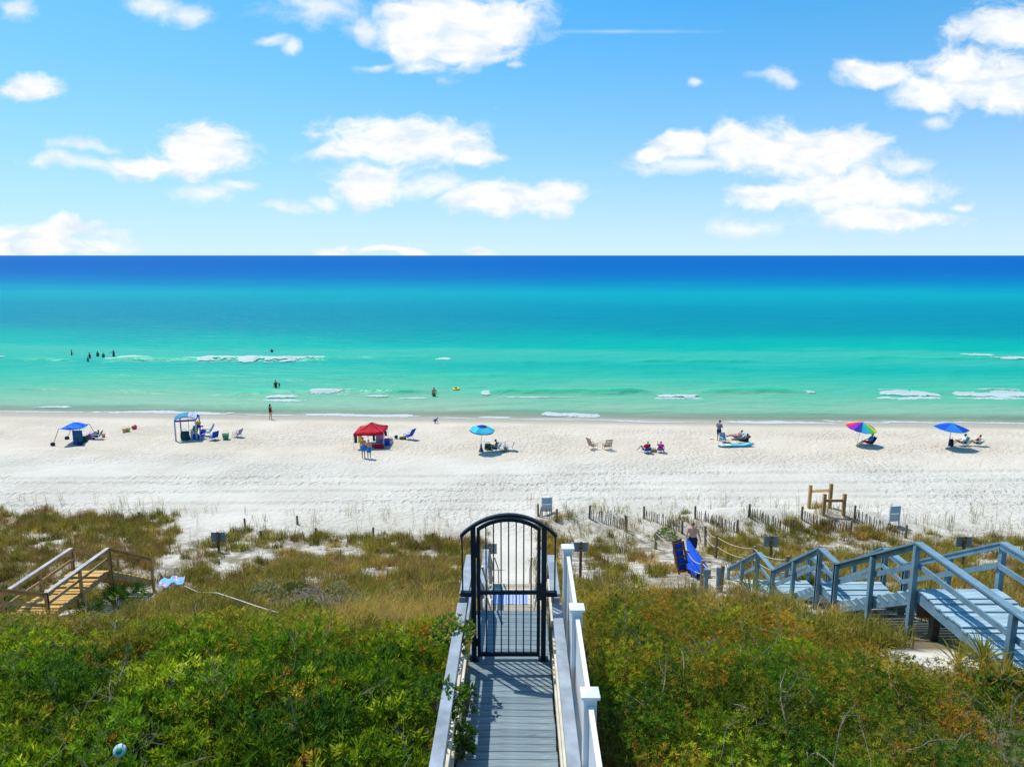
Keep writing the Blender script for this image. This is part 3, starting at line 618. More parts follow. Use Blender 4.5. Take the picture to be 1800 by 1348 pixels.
# ---- tan footbridge on the left
fb = thing('footbridge', 'tan wooden footbridge with railings and steps in the dune grass at left', 'footbridge', (0, 0, 0))
FX0, FX1 = -17.0, -15.65; FZ = 4.7
boards(fb, FX0, FX1, 22.2, 25.9, FZ, TAN_DECK, w=.142)
flight(fb, FX0 + .03, FX1 - .03, 22.2, FZ, 19.4, 6.3, TAN_DECK, TAN_RAIL)
flight(fb, FX0 + .03, FX1 - .03, 25.9, FZ, 28.9, 2.9, TAN_DECK, TAN_RAIL)
for x in (FX0 + .02, FX1 - .06):
    b = MB(); b.box(x, x + .04, 22.2, 25.88, FZ - .24, FZ - .036); part('rim_joist', b, TAN_RAIL, fb)
for sx, x in ((-1, FX0), (1, FX1)):
    rail(fb, x, [(22.2, FZ), (24.05, FZ), (25.9, FZ)], GREY_CAP, TAN_RAIL, TAN_RAIL, side=sx, h=.9, mids=(.48,), capw=.15)
    rail(fb, x, [(22.17, FZ), (19.4, 6.3)], TAN_RAIL, TAN_RAIL, TAN_RAIL, side=sx, h=.9, mids=(.48,), capw=.14)
    rail(fb, x, [(25.93, FZ), (28.9, 2.95)], TAN_RAIL, TAN_RAIL, TAN_RAIL, side=sx, h=.9, mids=(), capw=.14)

# ---- sand fences on the right dunes
SLAT = [paint('slat_a', (.17, .135, .095), var=.3, scale=12), paint('slat_b', (.24, .19, .135), var=.3, scale=12), paint('slat_c', (.125, .095, .065), var=.3, scale=12)]
WIRE = mat('wire', (.12, .11, .10), rough=.5, spec=.4)
sl_me = []
for m in SLAT:
    for k in range(2):
        b = MB(); hw = .022; t = .006; h = 1.0; b.add([(-hw,-t,0),(hw,-t,0),(hw,t,0),(-hw,t,0),(-hw,-t,h),(hw*(.4+.6*k),-t,h-.03*k),(hw*(.4+.6*k),t,h-.03*k),(-hw,t,h)], [(0,3,2,1),(4,5,6,7),(0,1,5,4),(1,2,6,5),(2,3,7,6),(3,0,4,7)]); sl_me.append(b.mesh('slat', m))
FENCES = [((946, 908), (978, 917), 9, 'short weathered slat fence beside the white sign'), ((1036, 911), (1101, 931), 20, 'weathered slat sand fence nearest the walkway, on the bare sand mound'),
          ((1132, 912), (1199, 938), 22, 'weathered slat sand fence along the sandy path, above a bright green clump'), ((1222, 912), (1296, 937), 23, 'weathered slat sand fence just right of the shirtless man'),
          ((1316, 908), (1393, 936), 22, 'weathered slat sand fence in front of the tan timber frames'), ((1409, 913), (1495, 938), 22, 'weathered slat sand fence right of the timber frames'), ((1502, 911), (1592, 946), 22, 'rightmost weathered slat sand fence below the white board sign')]
for (a, c, n, lab) in FENCES:
    p = place(*a); q = place(*c); t = thing('sand_fence', lab, 'fence', p, 0, 'slatted sand fences on the dune')
    d = q - p; ang = math.atan2(d.y, d.x); hh = .62
    for e, pt in enumerate((p, q)):
        b = MB(); b.tube([(0, 0, -.3), (0, 0, .78)], [.065, .06], 10); part('post', b, WOODPOST, t, pt - p, (random.uniform(-.04, .04), random.uniform(-.04, .04), 0))
    tops = []
    for i in range(n):
        u = (i + .5) / n; w = p.lerp(q, u) ; off = .06 * math.sin(i * .9); w.x += off * d.y / d.length; w.y -= off * d.x / d.length
        w.z = float(ground(w.x, w.y)) - .12; hgt = hh + .12 + random.uniform(-.07, .05)
        o = link('slat', random.choice(sl_me), t, w - p, (random.gauss(0, .05), random.gauss(0, .07), ang + random.gauss(0, .15))); o.scale = (random.uniform(.85, 1.2), 1, hgt)
        tops.append(w - p + Vector((0, 0, hgt * .75)))
    b = MB(); b.tube(tops, .006, 4); b.tube([v - Vector((0, 0, .32)) for v in tops], .006, 4); part('wire', b, WIRE, t)
# ---- posts with ropes along the paths
ROPE = mat('rope', (.55, .47, .33), rough=.9, spec=.1, var=.2, scale=40)
def rope_run(label, tops, h, extra=()):
    # tops: photo pixels of the post feet
    pts = [place(*p) for p in tops]; t = thing('rope_fence', label, 'rope fence', pts[0])
    prev = None
    for i, p in enumerate(pts):
        b = MB(); b.tube([(0, 0, -.3), (0, 0, h)], [.07, .065], 10); part('post', b, WOODPOST, t, p - pts[0], (random.uniform(-.05, .05), random.uniform(-.05, .05), 0))
    for fr in (.9, .5):
        for p, q in zip(pts[:-1], pts[1:]):
            a = p - pts[0] + Vector((0, 0, h * fr)); c = q - pts[0] + Vector((0, 0, h * fr)); L = []
            for k in range(13):
                u = k / 12; v = a.lerp(c, u); v.z -= .16 * 4 * u * (1 - u); L.append(v)
            b = MB(); b.tube(L, .016, 6); part('rope', b, ROPE, t, smooth=True)
rope_run('post and rope fence on the right side of the sandy path', [(1240, 962), (1258, 980), (1322, 1004), (1380, 1034)], 1.15)
rope_run('post and rope fence on the left side of the sandy path', [(1100, 934), (1152, 965), (1207, 1004), (1233, 1030), (1266, 1040)], .95)
for (px, py, lab) in ((431,926,'short wooden stake standing alone on the sand, leftmost of the row'),(523,921,'short wooden stake on open sand near thin sea oats'),(459,948,'wooden stake at the edge of the grass right of the grey sign back'),(656,942,'short wooden stake half hidden behind a grass tuft'),(760,953,'short wooden stake on the sand left of the gate'),(246,914,'low stake in the grass edge at far left'),(556,943,'small stake between grass tufts at the sand edge')):
    p = place(px, py); b = MB(); b.tube([(0, 0, -.3), (0, 0, .5), (0, 0, .52)], [.065, .06, .045], 10); o = part('stake', b, WOODPOST, None, p, (random.uniform(-.05, .05), random.uniform(-.05, .05), 0)); tag(o, lab, 'stake', 'wooden stakes along the dune edge')
# ---- signs seen from behind
SIGN = mat('sign_back', (.19, .26, .31), rough=.5, spec=.4, var=.08); SIGNP = paint('sign_post', (.15, .095, .06), var=.25)
def sign(px, py_top, py_base, wpx, hpx, lab, wood=SIGNP, plate=SIGN):
    p = place(px, py_base); sc = math.hypot(p.y, CH - p.z) * .96 / F
    h = (py_base - py_top) * sc * 1.06; w = wpx * sc; ph = hpx * sc
    t = thing('sign', lab, 'sign', p, 0)
    b = MB(); b.box(-.05, .05, -.045, .045, -.3, h + .04); part('post', b, wood, t)
    b = MB(); b.box(-w/2, w/2, .048, .066, h - ph, h); part('sign_panel', b, plate, t)
    b = MB()
    for z in (h - ph * .25, h - ph * .75): b.tube([(0, -.052, z), (0, -.044, z)], .018, 8)
    part('bolt', b, STEEL, t)
sign(385, 936, 970, 25, 18, 'back of a grey sign on a wooden post beside the narrow sand path')
sign(861, 956, 1000, 25, 19, 'back of a grey sign seen through the gate bars')
sign(1020, 954, 1018, 25, 17, 'back of a grey sign on a wooden post right of the white fence post')
sign(1354, 943, 985, 25, 19, 'back of a rounded grey sign in the grass left of the blue boardwalk')
sign(1690, 944, 1000, 27, 18, 'back of a grey sign partly behind the blue boardwalk railing')
LTBLUE = mat('sign_light_blue', (.36, .52, .66), rough=.5, var=.05); LTGREY = mat('sign_light_grey', (.58, .63, .66), rough=.5, var=.05)
def board_sign(px, py_top, py_base, wpx, lab):
    p = place(px, py_base); sc = math.hypot(p.y, CH - p.z) * .96 / F; w = wpx * sc; h = (py_base - py_top) * sc * 1.05
    t = thing('board_sign', lab, 'sign', p, R(8), 'white board signs at the beach accesses')
    for s in (-1, 1): b = MB(); b.box(s * w/2 - .04, s * w/2 + .04, -.04, .04, -.2, h); part('post', b, LTGREY, t)
    b = MB(); b.box(-w/2 + .042, w/2 - .042, -.02, .02, h * .60, h * .97); part('upper_panel', b, LTBLUE, t)
    b = MB(); b.box(-w/2 + .042, w/2 - .042, -.02, .02, h * .18, h * .57); part('lower_panel', b, LTGREY, t)
board_sign(961, 873, 904, 17, 'white board sign with pale blue upper panel behind the gate arch')
board_sign(1571, 888, 922, 18, 'white board sign with pale blue upper panel on the sand at right')
# small pillars at the foot of the blue steps
for (px, pt, pb, w, lab) in ((1240, 1001, 1040, 13, 'grey blue pillar with a square plate, left of the pair by the blue steps'), (1262, 998, 1040, 11, 'grey blue pillar with a square plate, right of the pair by the blue steps')):
    p = place(px, pb); sc = math.hypot(p.y, CH - p.z) * .96 / F; h = (pb - pt) * sc * 1.1; t = thing('path_marker', lab, 'marker post', p, 0, 'path markers by the blue steps')
    b = MB(); b.box(-.06, .06, -.06, .06, -.2, h); part('post', b, BLUE_RAIL, t); b = MB(); b.box(-w * sc / 2, w * sc / 2, -.084, -.064, h - .26, h + .01); part('plate', b, SIGN, t)
# ---- timber frames on the sand
NEWWOOD = paint('new_timber', (.50, .30, .12), var=.22, scale=8, stretch=(1, 1, .2))
for (xa, xb, yt, yb, bar, lab) in ((1422, 1458, 853, 893, 864, 'tan timber H frame standing further out on the sand'), (1447, 1482, 868, 905, 880, 'tan timber H frame nearer the dune, beside the sand fence')):
    p = place(xa, yb); q = place(xb, yb); sc = p.y / (F * .95); h = (yb - yt) * sc * 1.05; t = thing('timber_frame', lab, 'timber frame', p, 0, 'tan timber H frames on the sand'); d = q - p
    for e in (Vector((0, 0, 0)), d): b = MB(); b.box(-.085, .085, -.085, .085, -.3, h); part('post', b, NEWWOOD, t, e)
    b = MB(); b.beam(Vector((.09, 0, h * (yb - bar) / (yb - yt))), d + Vector((-.09, 0, h * (yb - bar) / (yb - yt))), .06, .16); part('cross_bar', b, NEWWOOD, t)

# ================================================================== VEGETATION
LEAF = leaf_mat('leaf', .6, .12, .54); BLADE = leaf_mat('grass_blade', .7, .1, .42)
def leaves_mesh(name, base, dirv, wid, length, width, cols, m=LEAF):
    # one kite-shaped folded leaf per row: base, two shoulders, tip
    n = len(base); d = dirv / np.linalg.norm(dirv, axis=1, keepdims=True); s = np.cross(d, wid); s /= np.linalg.norm(s, axis=1, keepdims=True) + 1e-9
    up = np.cross(s, d)
    mid = base + d * (length * .5)[:, None] + up * (length * .06)[:, None]
    v = np.stack([base, mid - s * width[:, None] / 2, base + d * length[:, None], mid + s * width[:, None] / 2], 1).reshape(-1, 3)
    i = np.arange(n) * 4; f = np.stack([i, i + 1, i + 2, i + 3], 1)
    return fast_mesh(name, v, f, m, np.repeat(cols, 4, 0))
def unit(n):
    v = rng.normal(size=(n, 3)); return v / np.linalg.norm(v, axis=1, keepdims=True)
def mounds(n, xr, yr, rr, inside):
    out = []; tries = 0
    while len(out) < n and tries < n * 30:
        tries += 1
        x = random.uniform(*xr); y = random.uniform(*yr)
        if not inside(x, y): continue
        out.append((x, y, random.uniform(*rr)))
    return np.array(out)
def sprays(mds, dens, canopy, lift, squash=.8):
    # points on the upper shells of the mounds: returns points and outward directions
    P = []; Nn = []
    for (x, y, r) in mds:
        k = max(6, int(dens * r * r)); u = unit(k); u[:, 2] = np.abs(u[:, 2]) * 1.1 - .25
        u /= np.linalg.norm(u, axis=1, keepdims=True); rad = r * (1 - .45 * rng.random(k) ** 2.2)
        c = np.array([x, y, canopy(x, y) - r * squash + lift]); p = c + u * rad[:, None] * np.array([1, 1, squash]); P.append(p); Nn.append(u)
    return np.concatenate(P), np.concatenate(Nn)
def rosettes(name, P, Nn, k, length, width, cfun, spread=.9, m=LEAF):
    n = len(P); base = np.repeat(P, k, 0); nn = np.repeat(Nn, k, 0)
    d = nn * .55 + np.array([0, 0, .45]) + unit(n * k) * spread; ln = length * (.65 + .7 * rng.random(n * k)); wd = width * (.7 + .6 * rng.random(n * k))
    base = base + unit(n * k) * length * .35
    return leaves_mesh(name, base, d, unit(n * k) * .5 + nn, ln, wd, cfun(base, n, k), m)
def pal(cols): return np.array(cols, float)
def choose(cols, w, n):
    return cols[rng.choice(len(cols), n, p=np.array(w) / sum(w))]
def jitter(c, a=.25): return np.clip(c * (1 + a * (rng.random((len(c), 1)) - .5) * 2), .003, 1)
G_GLOSS = pal([(.14,.225,.010),(.22,.30,.012),(.33,.38,.016),(.075,.15,.012),(.46,.46,.03)])
G_OLIVE = pal([(.17,.185,.018),(.24,.235,.022),(.115,.15,.016),(.30,.255,.032)])
G_ORANGE = pal([(.46,.20,.022),(.55,.27,.026),(.38,.23,.03),(.32,.15,.03)])
G_BRONZE = pal([(.25,.175,.04),(.32,.23,.05),(.19,.135,.035),(.38,.28,.065)])
def canopyL(x, y): return float(np.interp(y, [4, 6, 9, 12, 14, 16, 19], [11.8, 11.62, 11.12, 10.1, 9.1, 8.1, 7.1])) + .22 * (float(fbm(np.array(x * .55), np.array(y * .55), 3, 71)) - .5) * 2 - .5 * float(sstep(-9, -13, x)) * (1 if y > 9 else .5)
def canopyR(x, y): return -.75 * float(sstep(3.8, 6.9, x)) + float(np.interp(y, [4, 6, 9, 12, 14, 15.5, 17], [11.7, 11.55, 11.15, 10.3, 9.62, 8.95, 8.1])) + .2 * (float(fbm(np.array(x * .5), np.array(y * .5), 3, 73)) - .5) * 2
def cover(name, P, Nn, k, ln, wd, cf, label, spread=.9):
    return kind(link(name, rosettes(name, P, Nn, k, ln, wd, cf, spread)), 'stuff', label)
# ---- the scrub: many rounded crowns, each with a leaf colour of its own
def crowns(mds, dens, canopy, hv, seed, squash=.85):
    P = []; Nn = []; I = []
    for i, (x, y, r) in enumerate(mds):
        k = max(8, int(dens * r * r)); u = unit(k); u[:, 2] = np.abs(u[:, 2]) * 1.15 - .3
        u /= np.linalg.norm(u, axis=1, keepdims=True); lump = 1 + .16 * np.sin(u[:, 0] * 7 + i) * np.sin(u[:, 1] * 6 + i * 2.1)
        rad = r * lump * (1 - .5 * rng.random(k) ** 2.4); zc = canopy(x, y) + hv * random.uniform(-1, .8)
        P.append(np.array([x, y, zc - r * squash + .1]) + u * rad[:, None] * np.array([1, 1, squash])); Nn.append(u); I.append(np.full(k, i))
    return np.concatenate(P), np.concatenate(Nn), np.concatenate(I)
def tone_cols(P, I, md, palettes, weights, hi=.62, seed=81):
    # a palette per crown, a tone per crown and a finer tone over its surface
    n = len(P); pc = np.array([random.choices(range(len(palettes)), weights(x, y))[0] for (x, y, r) in md])[I]; tn = (.72 + .62 * rng.random(len(md)))[I]
    c = np.zeros((n, 3))
    for j, pl in enumerate(palettes):
        m = pc == j
        if m.any(): c[m] = choose(pl, [1] * len(pl), int(m.sum()))
    t = fbm(P[:, 0] * 1.6, P[:, 1] * 1.6, 3, seed); return c * (tn * (.68 + .64 * t))[:, None]
BRIGHT = pal([(.24,.34,.012),(.34,.42,.016),(.18,.28,.012),(.44,.48,.03)]); MIDG = pal([(.12,.23,.012),(.18,.29,.014),(.09,.18,.012)]); DEEP = pal([(.06,.15,.014),(.09,.19,.016),(.045,.11,.014)])
OLIV = pal([(.24,.25,.022),(.31,.29,.026),(.17,.20,.018)]); GOLD = pal([(.46,.34,.03),(.38,.27,.03),(.54,.42,.05)]); ORNG = pal([(.50,.23,.022),(.58,.30,.03),(.42,.20,.028)]); BRNZ = pal([(.32,.22,.05),(.40,.29,.065),(.25,.17,.045)])
# left, near the camera: broad-leaved glossy evergreens
mL = mounds(150, (-11.5, -.95), (4.6, 11.6), (.38, .92), lambda x, y: abs(x) < y * .86 + 1.5 and x < -1.2)
P, Nn, I = crowns(mL, 330, canopyL, .22, 1)
ok = P[:, 0] < -.80 + .05 * rng.random(len(P)); P, Nn, I = P[ok], Nn[ok], I[ok]
def colL(base, n, k):
    c = tone_cols(P, I, mL, [BRIGHT, MIDG, DEEP, OLIV], lambda x, y: (3, 3, 1.6, .6 + 3.5 * float(sstep(8.0, 10.8, y))))
    spot = fbm(P[:, 0] * 2.3, P[:, 1] * 2.3, 2, 85) > .75; c = np.where(spot[:, None] & (rng.random(n) < .75)[:, None], choose(np.concatenate([ORNG, GOLD]), [1] * 6, n), c)
    return jitter(np.repeat(c, k, 0), .3)
cover('coastal_scrub', P, Nn, 12, .098, .022, colL, 'glossy green coastal scrub left of the walkway', .8)
# left, further down: finer olive and golden scrub, thinning out into the grass
mL2 = mounds(340, (-17, -.95), (10.4, 16.6), (.22, .55), lambda x, y: x > -y * .86 - 1 and x < -1.2 and (y < 12.7 + .9 * math.sin(x * .8 + 1.0) + .5 * math.sin(x * 1.9) or random.random() < .30 - .05 * (y - 12.6)) and not (x < -12 and y > 14))
P, Nn, I = crowns(mL2, 620, canopyL, .12, 2)
ok = P[:, 0] < -.82; P, Nn, I = P[ok], Nn[ok], I[ok]
def colL2(base, n, k): return jitter(np.repeat(tone_cols(P, I, mL2, [OLIV, BRIGHT, BRNZ, GOLD, MIDG], lambda x, y: (4, 2, .8 + 2 * float(sstep(11, 14, y)), .8, 1.2), seed=91), k, 0), .3)
cover('coastal_scrub', P, Nn, 7, .062, .014, colL2, 'fine olive scrub between the glossy bushes and the dune grass')
# right: small-leaved scrub turning gold and orange towards the top and the boardwalk
def inR(x, y):
    if x < 1.35 or abs(x) > y * .86 + 1.5: return False
    if x > (6.9 if y > 10.6 else 8.2): return False
    return y < 13.9 + .5 * math.sin(x * 1.3)
mR = mounds(285, (1.2, 10.5), (4.8, 14.4), (.30, .78), inR)
mR = np.concatenate([mR, mounds(46, (5.8, 8.1), (6.4, 10.7), (.28, .5), lambda x, y: True)]); P, Nn, I = crowns(mR, 640, canopyR, .16, 3)
ok = (P[:, 0] > 1.05 + .1 * rng.random(len(P))); P, Nn, I = P[ok], Nn[ok], I[ok]
def wR(x, y):
    q = float(sstep(2.6, 6.6, x * .62 + (y - 9) * .78 + 2.2 * (float(fbm(np.array(x * .5), np.array(y * .5), 2, 103)) - .5))); return (2.4 - 1.6 * q, 2.4 - 2.2 * q, 2.4, .25 + 3.0 * q, .08 + 2.0 * q, .6)
def colR(base, n, k):
    c = tone_cols(P, I, mR, [MIDG, DEEP, OLIV, GOLD, ORNG, BRIGHT], wR, seed=101); sp = fbm(P[:, 0] * 1.9, P[:, 1] * 1.9, 2, 105); w = (sp > .66) & (rng.random(n) < .6)
    c = np.where(w[:, None], choose(np.concatenate([GOLD, ORNG, OLIV]), [1.2, 1.2, 1, 1, 1, 1, 2, 2, 2], n), c); return jitter(np.repeat(c, k, 0), .32)
cover('coastal_scrub', P, Nn, 9, .05, .012, colR, 'small leaved olive and orange scrub right of the white fence', 1.0)
# ---- bare twigs standing out of the scrub
TW = MB()
def twig(p, d, ln, r, depth=2):
    pts = [Vector(p)]; d = Vector(d).normalized()
    for i in range(4):
        d = (d + Vector((random.gauss(0, .22), random.gauss(0, .22), random.gauss(0, .15)))).normalized(); pts.append(pts[-1] + d * ln / 4)
    TW.tube(pts, [r, r * .85, r * .7, r * .5, r * .25], 4, cap=False)
    if depth:
        for _ in range(random.choice((1, 2, 3))):
            i = random.choice((1, 2, 3)); twig(pts[i], d + Vector((random.gauss(0, .7), random.gauss(0, .7), random.gauss(.1, .4))), ln * .55, r * .6, depth - 1)
for (md, cf, n) in ((mL, canopyL, 110), (mL2, canopyL, 90), (mR, canopyR, 170)):
    for _ in range(n):
        x, y, r = md[random.randrange(len(md))]; x += random.uniform(-r, r) * .7; y += random.uniform(-r, r) * .7
        if -1.0 < x < 1.2: continue
        twig((x, y, cf(x, y) - .25), (random.gauss(0, .8), random.gauss(0, .8), random.uniform(.15, 1)), random.uniform(.35, .9), random.uniform(.004, .010))
kind(part('bare_twigs', TW, mat('dry_twig', (.30, .25, .19), rough=.85, spec=.1, var=.3, scale=20), None), 'stuff', 'pale bare twigs standing out of the scrub')

# ---- dune grass
def blades(name, P, k, h, spread, lean, wid, cfun, label):
    n = len(P); b = np.repeat(P, k, 0); N = n * k; b = b + np.stack([rng.normal(0, spread, N), rng.normal(0, spread, N), np.zeros(N)], 1)
    hh = np.repeat(h, k) * (.45 + .75 * rng.random(N)); a = rng.random(N) * 2 * np.pi; l = lean * (.2 + 1.2 * rng.random(N))
    dx, dy = np.cos(a), np.sin(a); s = np.stack([-dy, dx, np.zeros(N)], 1) * (wid * (.7 + .6 * rng.random(N)))[:, None]
    # blades face whichever way they grew
    mid = b + np.stack([dx * l * hh * .35, dy * l * hh * .35, hh * .6], 1); tip = b + np.stack([dx * l * hh, dy * l * hh, hh * (1 - .25 * l)], 1)
    v = np.stack([b - s, b + s, mid + s * .7, mid - s * .7, tip], 1).reshape(-1, 3); i = np.arange(N) * 5
    f = np.concatenate([np.stack([i, i + 1, i + 2, i + 3], 1), np.stack([i + 3, i + 2, i + 4, i + 4], 1)])
    # triangles as their own faces
    q = np.stack([i, i + 1, i + 2, i + 3], 1); t3 = np.stack([i + 3, i + 2, i + 4], 1)
    fa = np.concatenate([np.stack([i, i + 1, i + 2], 1), np.stack([i, i + 2, i + 3], 1), t3]); c = cfun(P, n, k)
    return kind(link(name, fast_mesh(name, v, fa, BLADE, np.repeat(c, 5, 0))), 'stuff', label)
C_DRY = pal([(.50,.34,.065),(.42,.28,.055),(.58,.42,.10),(.34,.22,.05)])
C_GRN = pal([(.27,.235,.03),(.205,.195,.026),(.34,.28,.04),(.16,.15,.026)])
C_BRN = pal([(.25,.15,.05),(.32,.20,.065),(.40,.26,.085)])
BARE = [  # bare sand patches and paths, as centre and half size in the photograph
    (350,925,60,14),(324,956,27,16),(302,986,24,16),(286,1008,22,14),(338,942,34,14),(420,985,34,11),(395,1000,38,9),(550,970,34,12),(560,980,18,9),(470,980,22,9),(520,960,25,9),(655,1010,26,11),(690,1005,20,8),(610,968,20,7),
    (760,975,30,8),(800,1000,16,10),(60,945,26,6),(110,952,28,6),(900,960,62,75),(1110,955,52,14),(1180,965,48,26),(1225,985,34,22),(1250,1010,48,30),(1215,1020,34,20),(1080,900,130,14),(1130,925,50,18),(1010,930,40,28),(1000,980,26,34),(1020,1000,16,22),
    (540,1066,95,20),(1216,942,34,28),(1212,968,40,22),(1060,915,40,12),(1180,945,24,10),(1275,905,30,7),(1360,903,40,8),(1460,905,40,10),(1540,915,50,16),(1640,925,70,16),(1740,930,90,18),(1590,950,24,10),(1330,930,18,8),(1180,990,26,10),(1120,1000,22,8)]
def bare(px, py):
    m = np.zeros(len(px)); wob = fbm(px * .06, py * .12, 3, 201)
    for (cx, cy, rx, ry) in BARE: m = np.maximum(m, 1.12 - np.sqrt(((px - cx) / rx) ** 2 + ((py - cy) / ry) ** 2) + .5 * (wob - .5))
    return np.clip(m * 1.8, 0, 1)
def edge_row(px):  # row of the photograph where the grass gives way to open sand
    return np.interp(px, [-400,0,150,300,345,420,560,700,820,980,1030,1140,1200,1420,1600,1800,2200], [898,902,905,915,940,940,945,942,955,905,915,925,915,905,935,950,950])
def scatter(n, xr, yr, dens):
    x = rng.uniform(*xr, n); y = rng.uniform(*yr, n); ok = (np.abs(x) < y * .80 + 3) & (np.abs(x) > .95)
    ok &= ~((x > X0 - .15) & (x < X1 + .15) & (y < 25.2)) & ~((x > FX0 - .3) & (x < FX1 + .8) & (y < 29.3) & (y > 18.5))
    x, y = x[ok], y[ok]; z = ground(x, y); px, py = to_px(x, y, z)
    d = dens(x, y, px, py) * (1 - .93 * bare(px, py)) * sstep(-14, 12, py - edge_row(px) + 22 * (fbm(px * .03, py * .05, 3, 121) - .5))
    k = rng.random(len(x)) < d; return np.stack([x[k], y[k], z[k] - .02], 1)
def patchy(lo, hi, sc, seed): return lambda x, y, px, py: sstep(lo, hi, fbm(x * sc, y * sc, 3, seed))
def gcol(seed, warm):
    def f(P, n, k):
        t = fbm(P[:, 0] * .25, P[:, 1] * .35, 3, seed); t2 = fbm(P[:, 0] * 1.3, P[:, 1] * 1.3, 2, seed + 5)
        g = sstep(.40, .62, t + .12 * (warm[0] - .5)); c = np.where((rng.random(n) < g)[:, None], choose(C_GRN, (3, 3, 2, 2), n), np.where((rng.random(n) < warm[1])[:, None], choose(C_DRY, (3, 2, 2, 2), n), choose(C_BRN, (2, 2, 1), n)))
        return jitter(np.repeat(c * (.45 + 1.1 * t2)[:, None], k, 0), .3)
    return f
def clumps(C, sub, rad):
    # rounded tussocks: many tufts round each centre, tallest in the middle; one tone per tussock
    n = len(C); k = rng.integers(sub[0], sub[1], n); R0 = rng.uniform(rad[0], rad[1], n); i = np.repeat(np.arange(n), k); a = rng.random(len(i)) * 2 * np.pi; q = np.sqrt(rng.random(len(i)))
    x = C[i, 0] + np.cos(a) * q * R0[i]; y = C[i, 1] + np.sin(a) * q * R0[i]; ok = (np.abs(x) > .95) & ~((x > X0 - .15) & (x < X1 + .15) & (y < 25.2)) & ~((x > FX0 - .3) & (x < FX1 + 1.0) & (y < 29.3) & (y > 18.5)); x, y, i, q = x[ok], y[ok], i[ok], q[ok]; gx, gy = to_px(x, y, ground(x, y)); ok = bare(gx, gy) < .35 + .5 * rng.random(len(x)); x, y, i, q = x[ok], y[ok], i[ok], q[ok]
    H = (.30 + .38 * rng.random(n))[i] * (1.1 - .55 * q ** 2); return np.stack([x, y, ground(x, y) - .02], 1), H, i, n
def clump_cols(i, n, C, seed, wg, wd, wb):
    tn = .62 + .82 * rng.random(n) ** 1.2; t = fbm(C[:, 0] * .22, C[:, 1] * .3, 3, seed); kindc = np.array([random.choices((0, 1, 2), (wg * (.4 + 2.4 * float(sstep(.38, .62, u))), wd, wb))[0] for u in t])
    def f(P, m, k):
        kk = kindc[i]; c = np.where((kk == 0)[:, None], choose(C_GRN, (3, 3, 2, 2), m), np.where((kk == 1)[:, None], choose(C_DRY, (3, 2, 1, 2), m), choose(C_BRN, (2, 2, 1), m))); return jitter(np.repeat(c * tn[i][:, None], k, 0), .32)
    return f
for (N0, xr, yr, dn, wts, lab) in ((6400, (-36, -.9), (11.8, 44), lambda x, y, px, py: .30 + .70 * sstep(.36, .56, fbm(x * .4, y * .4, 3, 131)) + .35 * (px < 340), (2.0, .8, 1.5), 'olive and brown dune grass on the slope left of the walkway'),
                                (4600, (.9, 36), (12.5, 44), lambda x, y, px, py: (.22 + .78 * sstep(.36, .54, fbm(x * .4, y * .4, 3, 133))) * np.where((px > 1010) & (px < 1240) & (py < 1010), .6, 1), (2.3, 1.2, .9), 'olive and straw dune grass on the slope right of the walkway')):
    C = scatter(N0, xr, yr, dn); P, H, I, n = clumps(C, (4, 12), (.22, .52)); blades('dune_grass', P, 13, H, .085, .75, .0095, clump_cols(I, n, C, 141, *wts), lab)
    P = scatter(N0 * 2, xr, yr, lambda x, y, px, py: .42 * dn(x, y, px, py)); blades('dune_grass', P, 12, .14 + .2 * rng.random(len(P)), .16, 1.1, .0085, gcol(151, (.5, .35)), 'short thin grass between the tussocks, ' + ('left' if xr[0] < 0 else 'right') + ' slope')
# straw-coloured grass close to both sides of the gate
P = np.concatenate([scatter(2600, (-3.8, -.95), (10.4, 15.5), lambda x, y, px, py: .75), scatter(2600, (.98, 3.4), (7.5, 15.5), lambda x, y, px, py: .72)])
def cstraw(P, n, k): return jitter(np.repeat(choose(np.concatenate([C_DRY, C_GRN[:2], C_BRN]), (3, 2, 2, 1, 1.3, 1.3, .6, .6, .6), n), k, 0), .35)
blades('straw_grass', P, 20, .40 + .35 * rng.random(len(P)), .10, 1.1, .006, cstraw, 'straw coloured grass beside the gate')
# sparse sea oats on the open sand
x = rng.uniform(-36, 36, 2600); y = rng.uniform(35, 44.5, 2600); z = ground(x, y); px, py = to_px(x, y, z); er = edge_row(px)
kk = (py < er + 22) & (py > er - 42) & (rng.random(len(x)) < .10 + .35 * sstep(.52, .7, fbm(x * .5, y * .5, 2, 161))) & ~((px > 840) & (px < 930)); P = np.stack([x, y, z], 1)[kk]
blades('sea_oats', P, 6, .5 + .7 * rng.random(len(P)), .10, .55, .0075, gcol(171, (.9, .8)), 'sparse sea oats on the open sand')
x = rng.uniform(3, 22, 2200); y = rng.uniform(30, 41, 2200); z = ground(x, y); px, py = to_px(x, y, z); kk = (py > 893) & (rng.random(len(x)) < .5 * sstep(.5, .62, fbm(x * .6, y * .6, 2, 163))) & ~((px > 1120) & (px < 1215) & (py > 945)); P = np.stack([x, y, z], 1)[kk]
blades('sea_oats', P, 12, .35 + .45 * rng.random(len(P)), .13, .8, .008, gcol(173, (.95, .6)), 'sea oats growing through the sand fences')

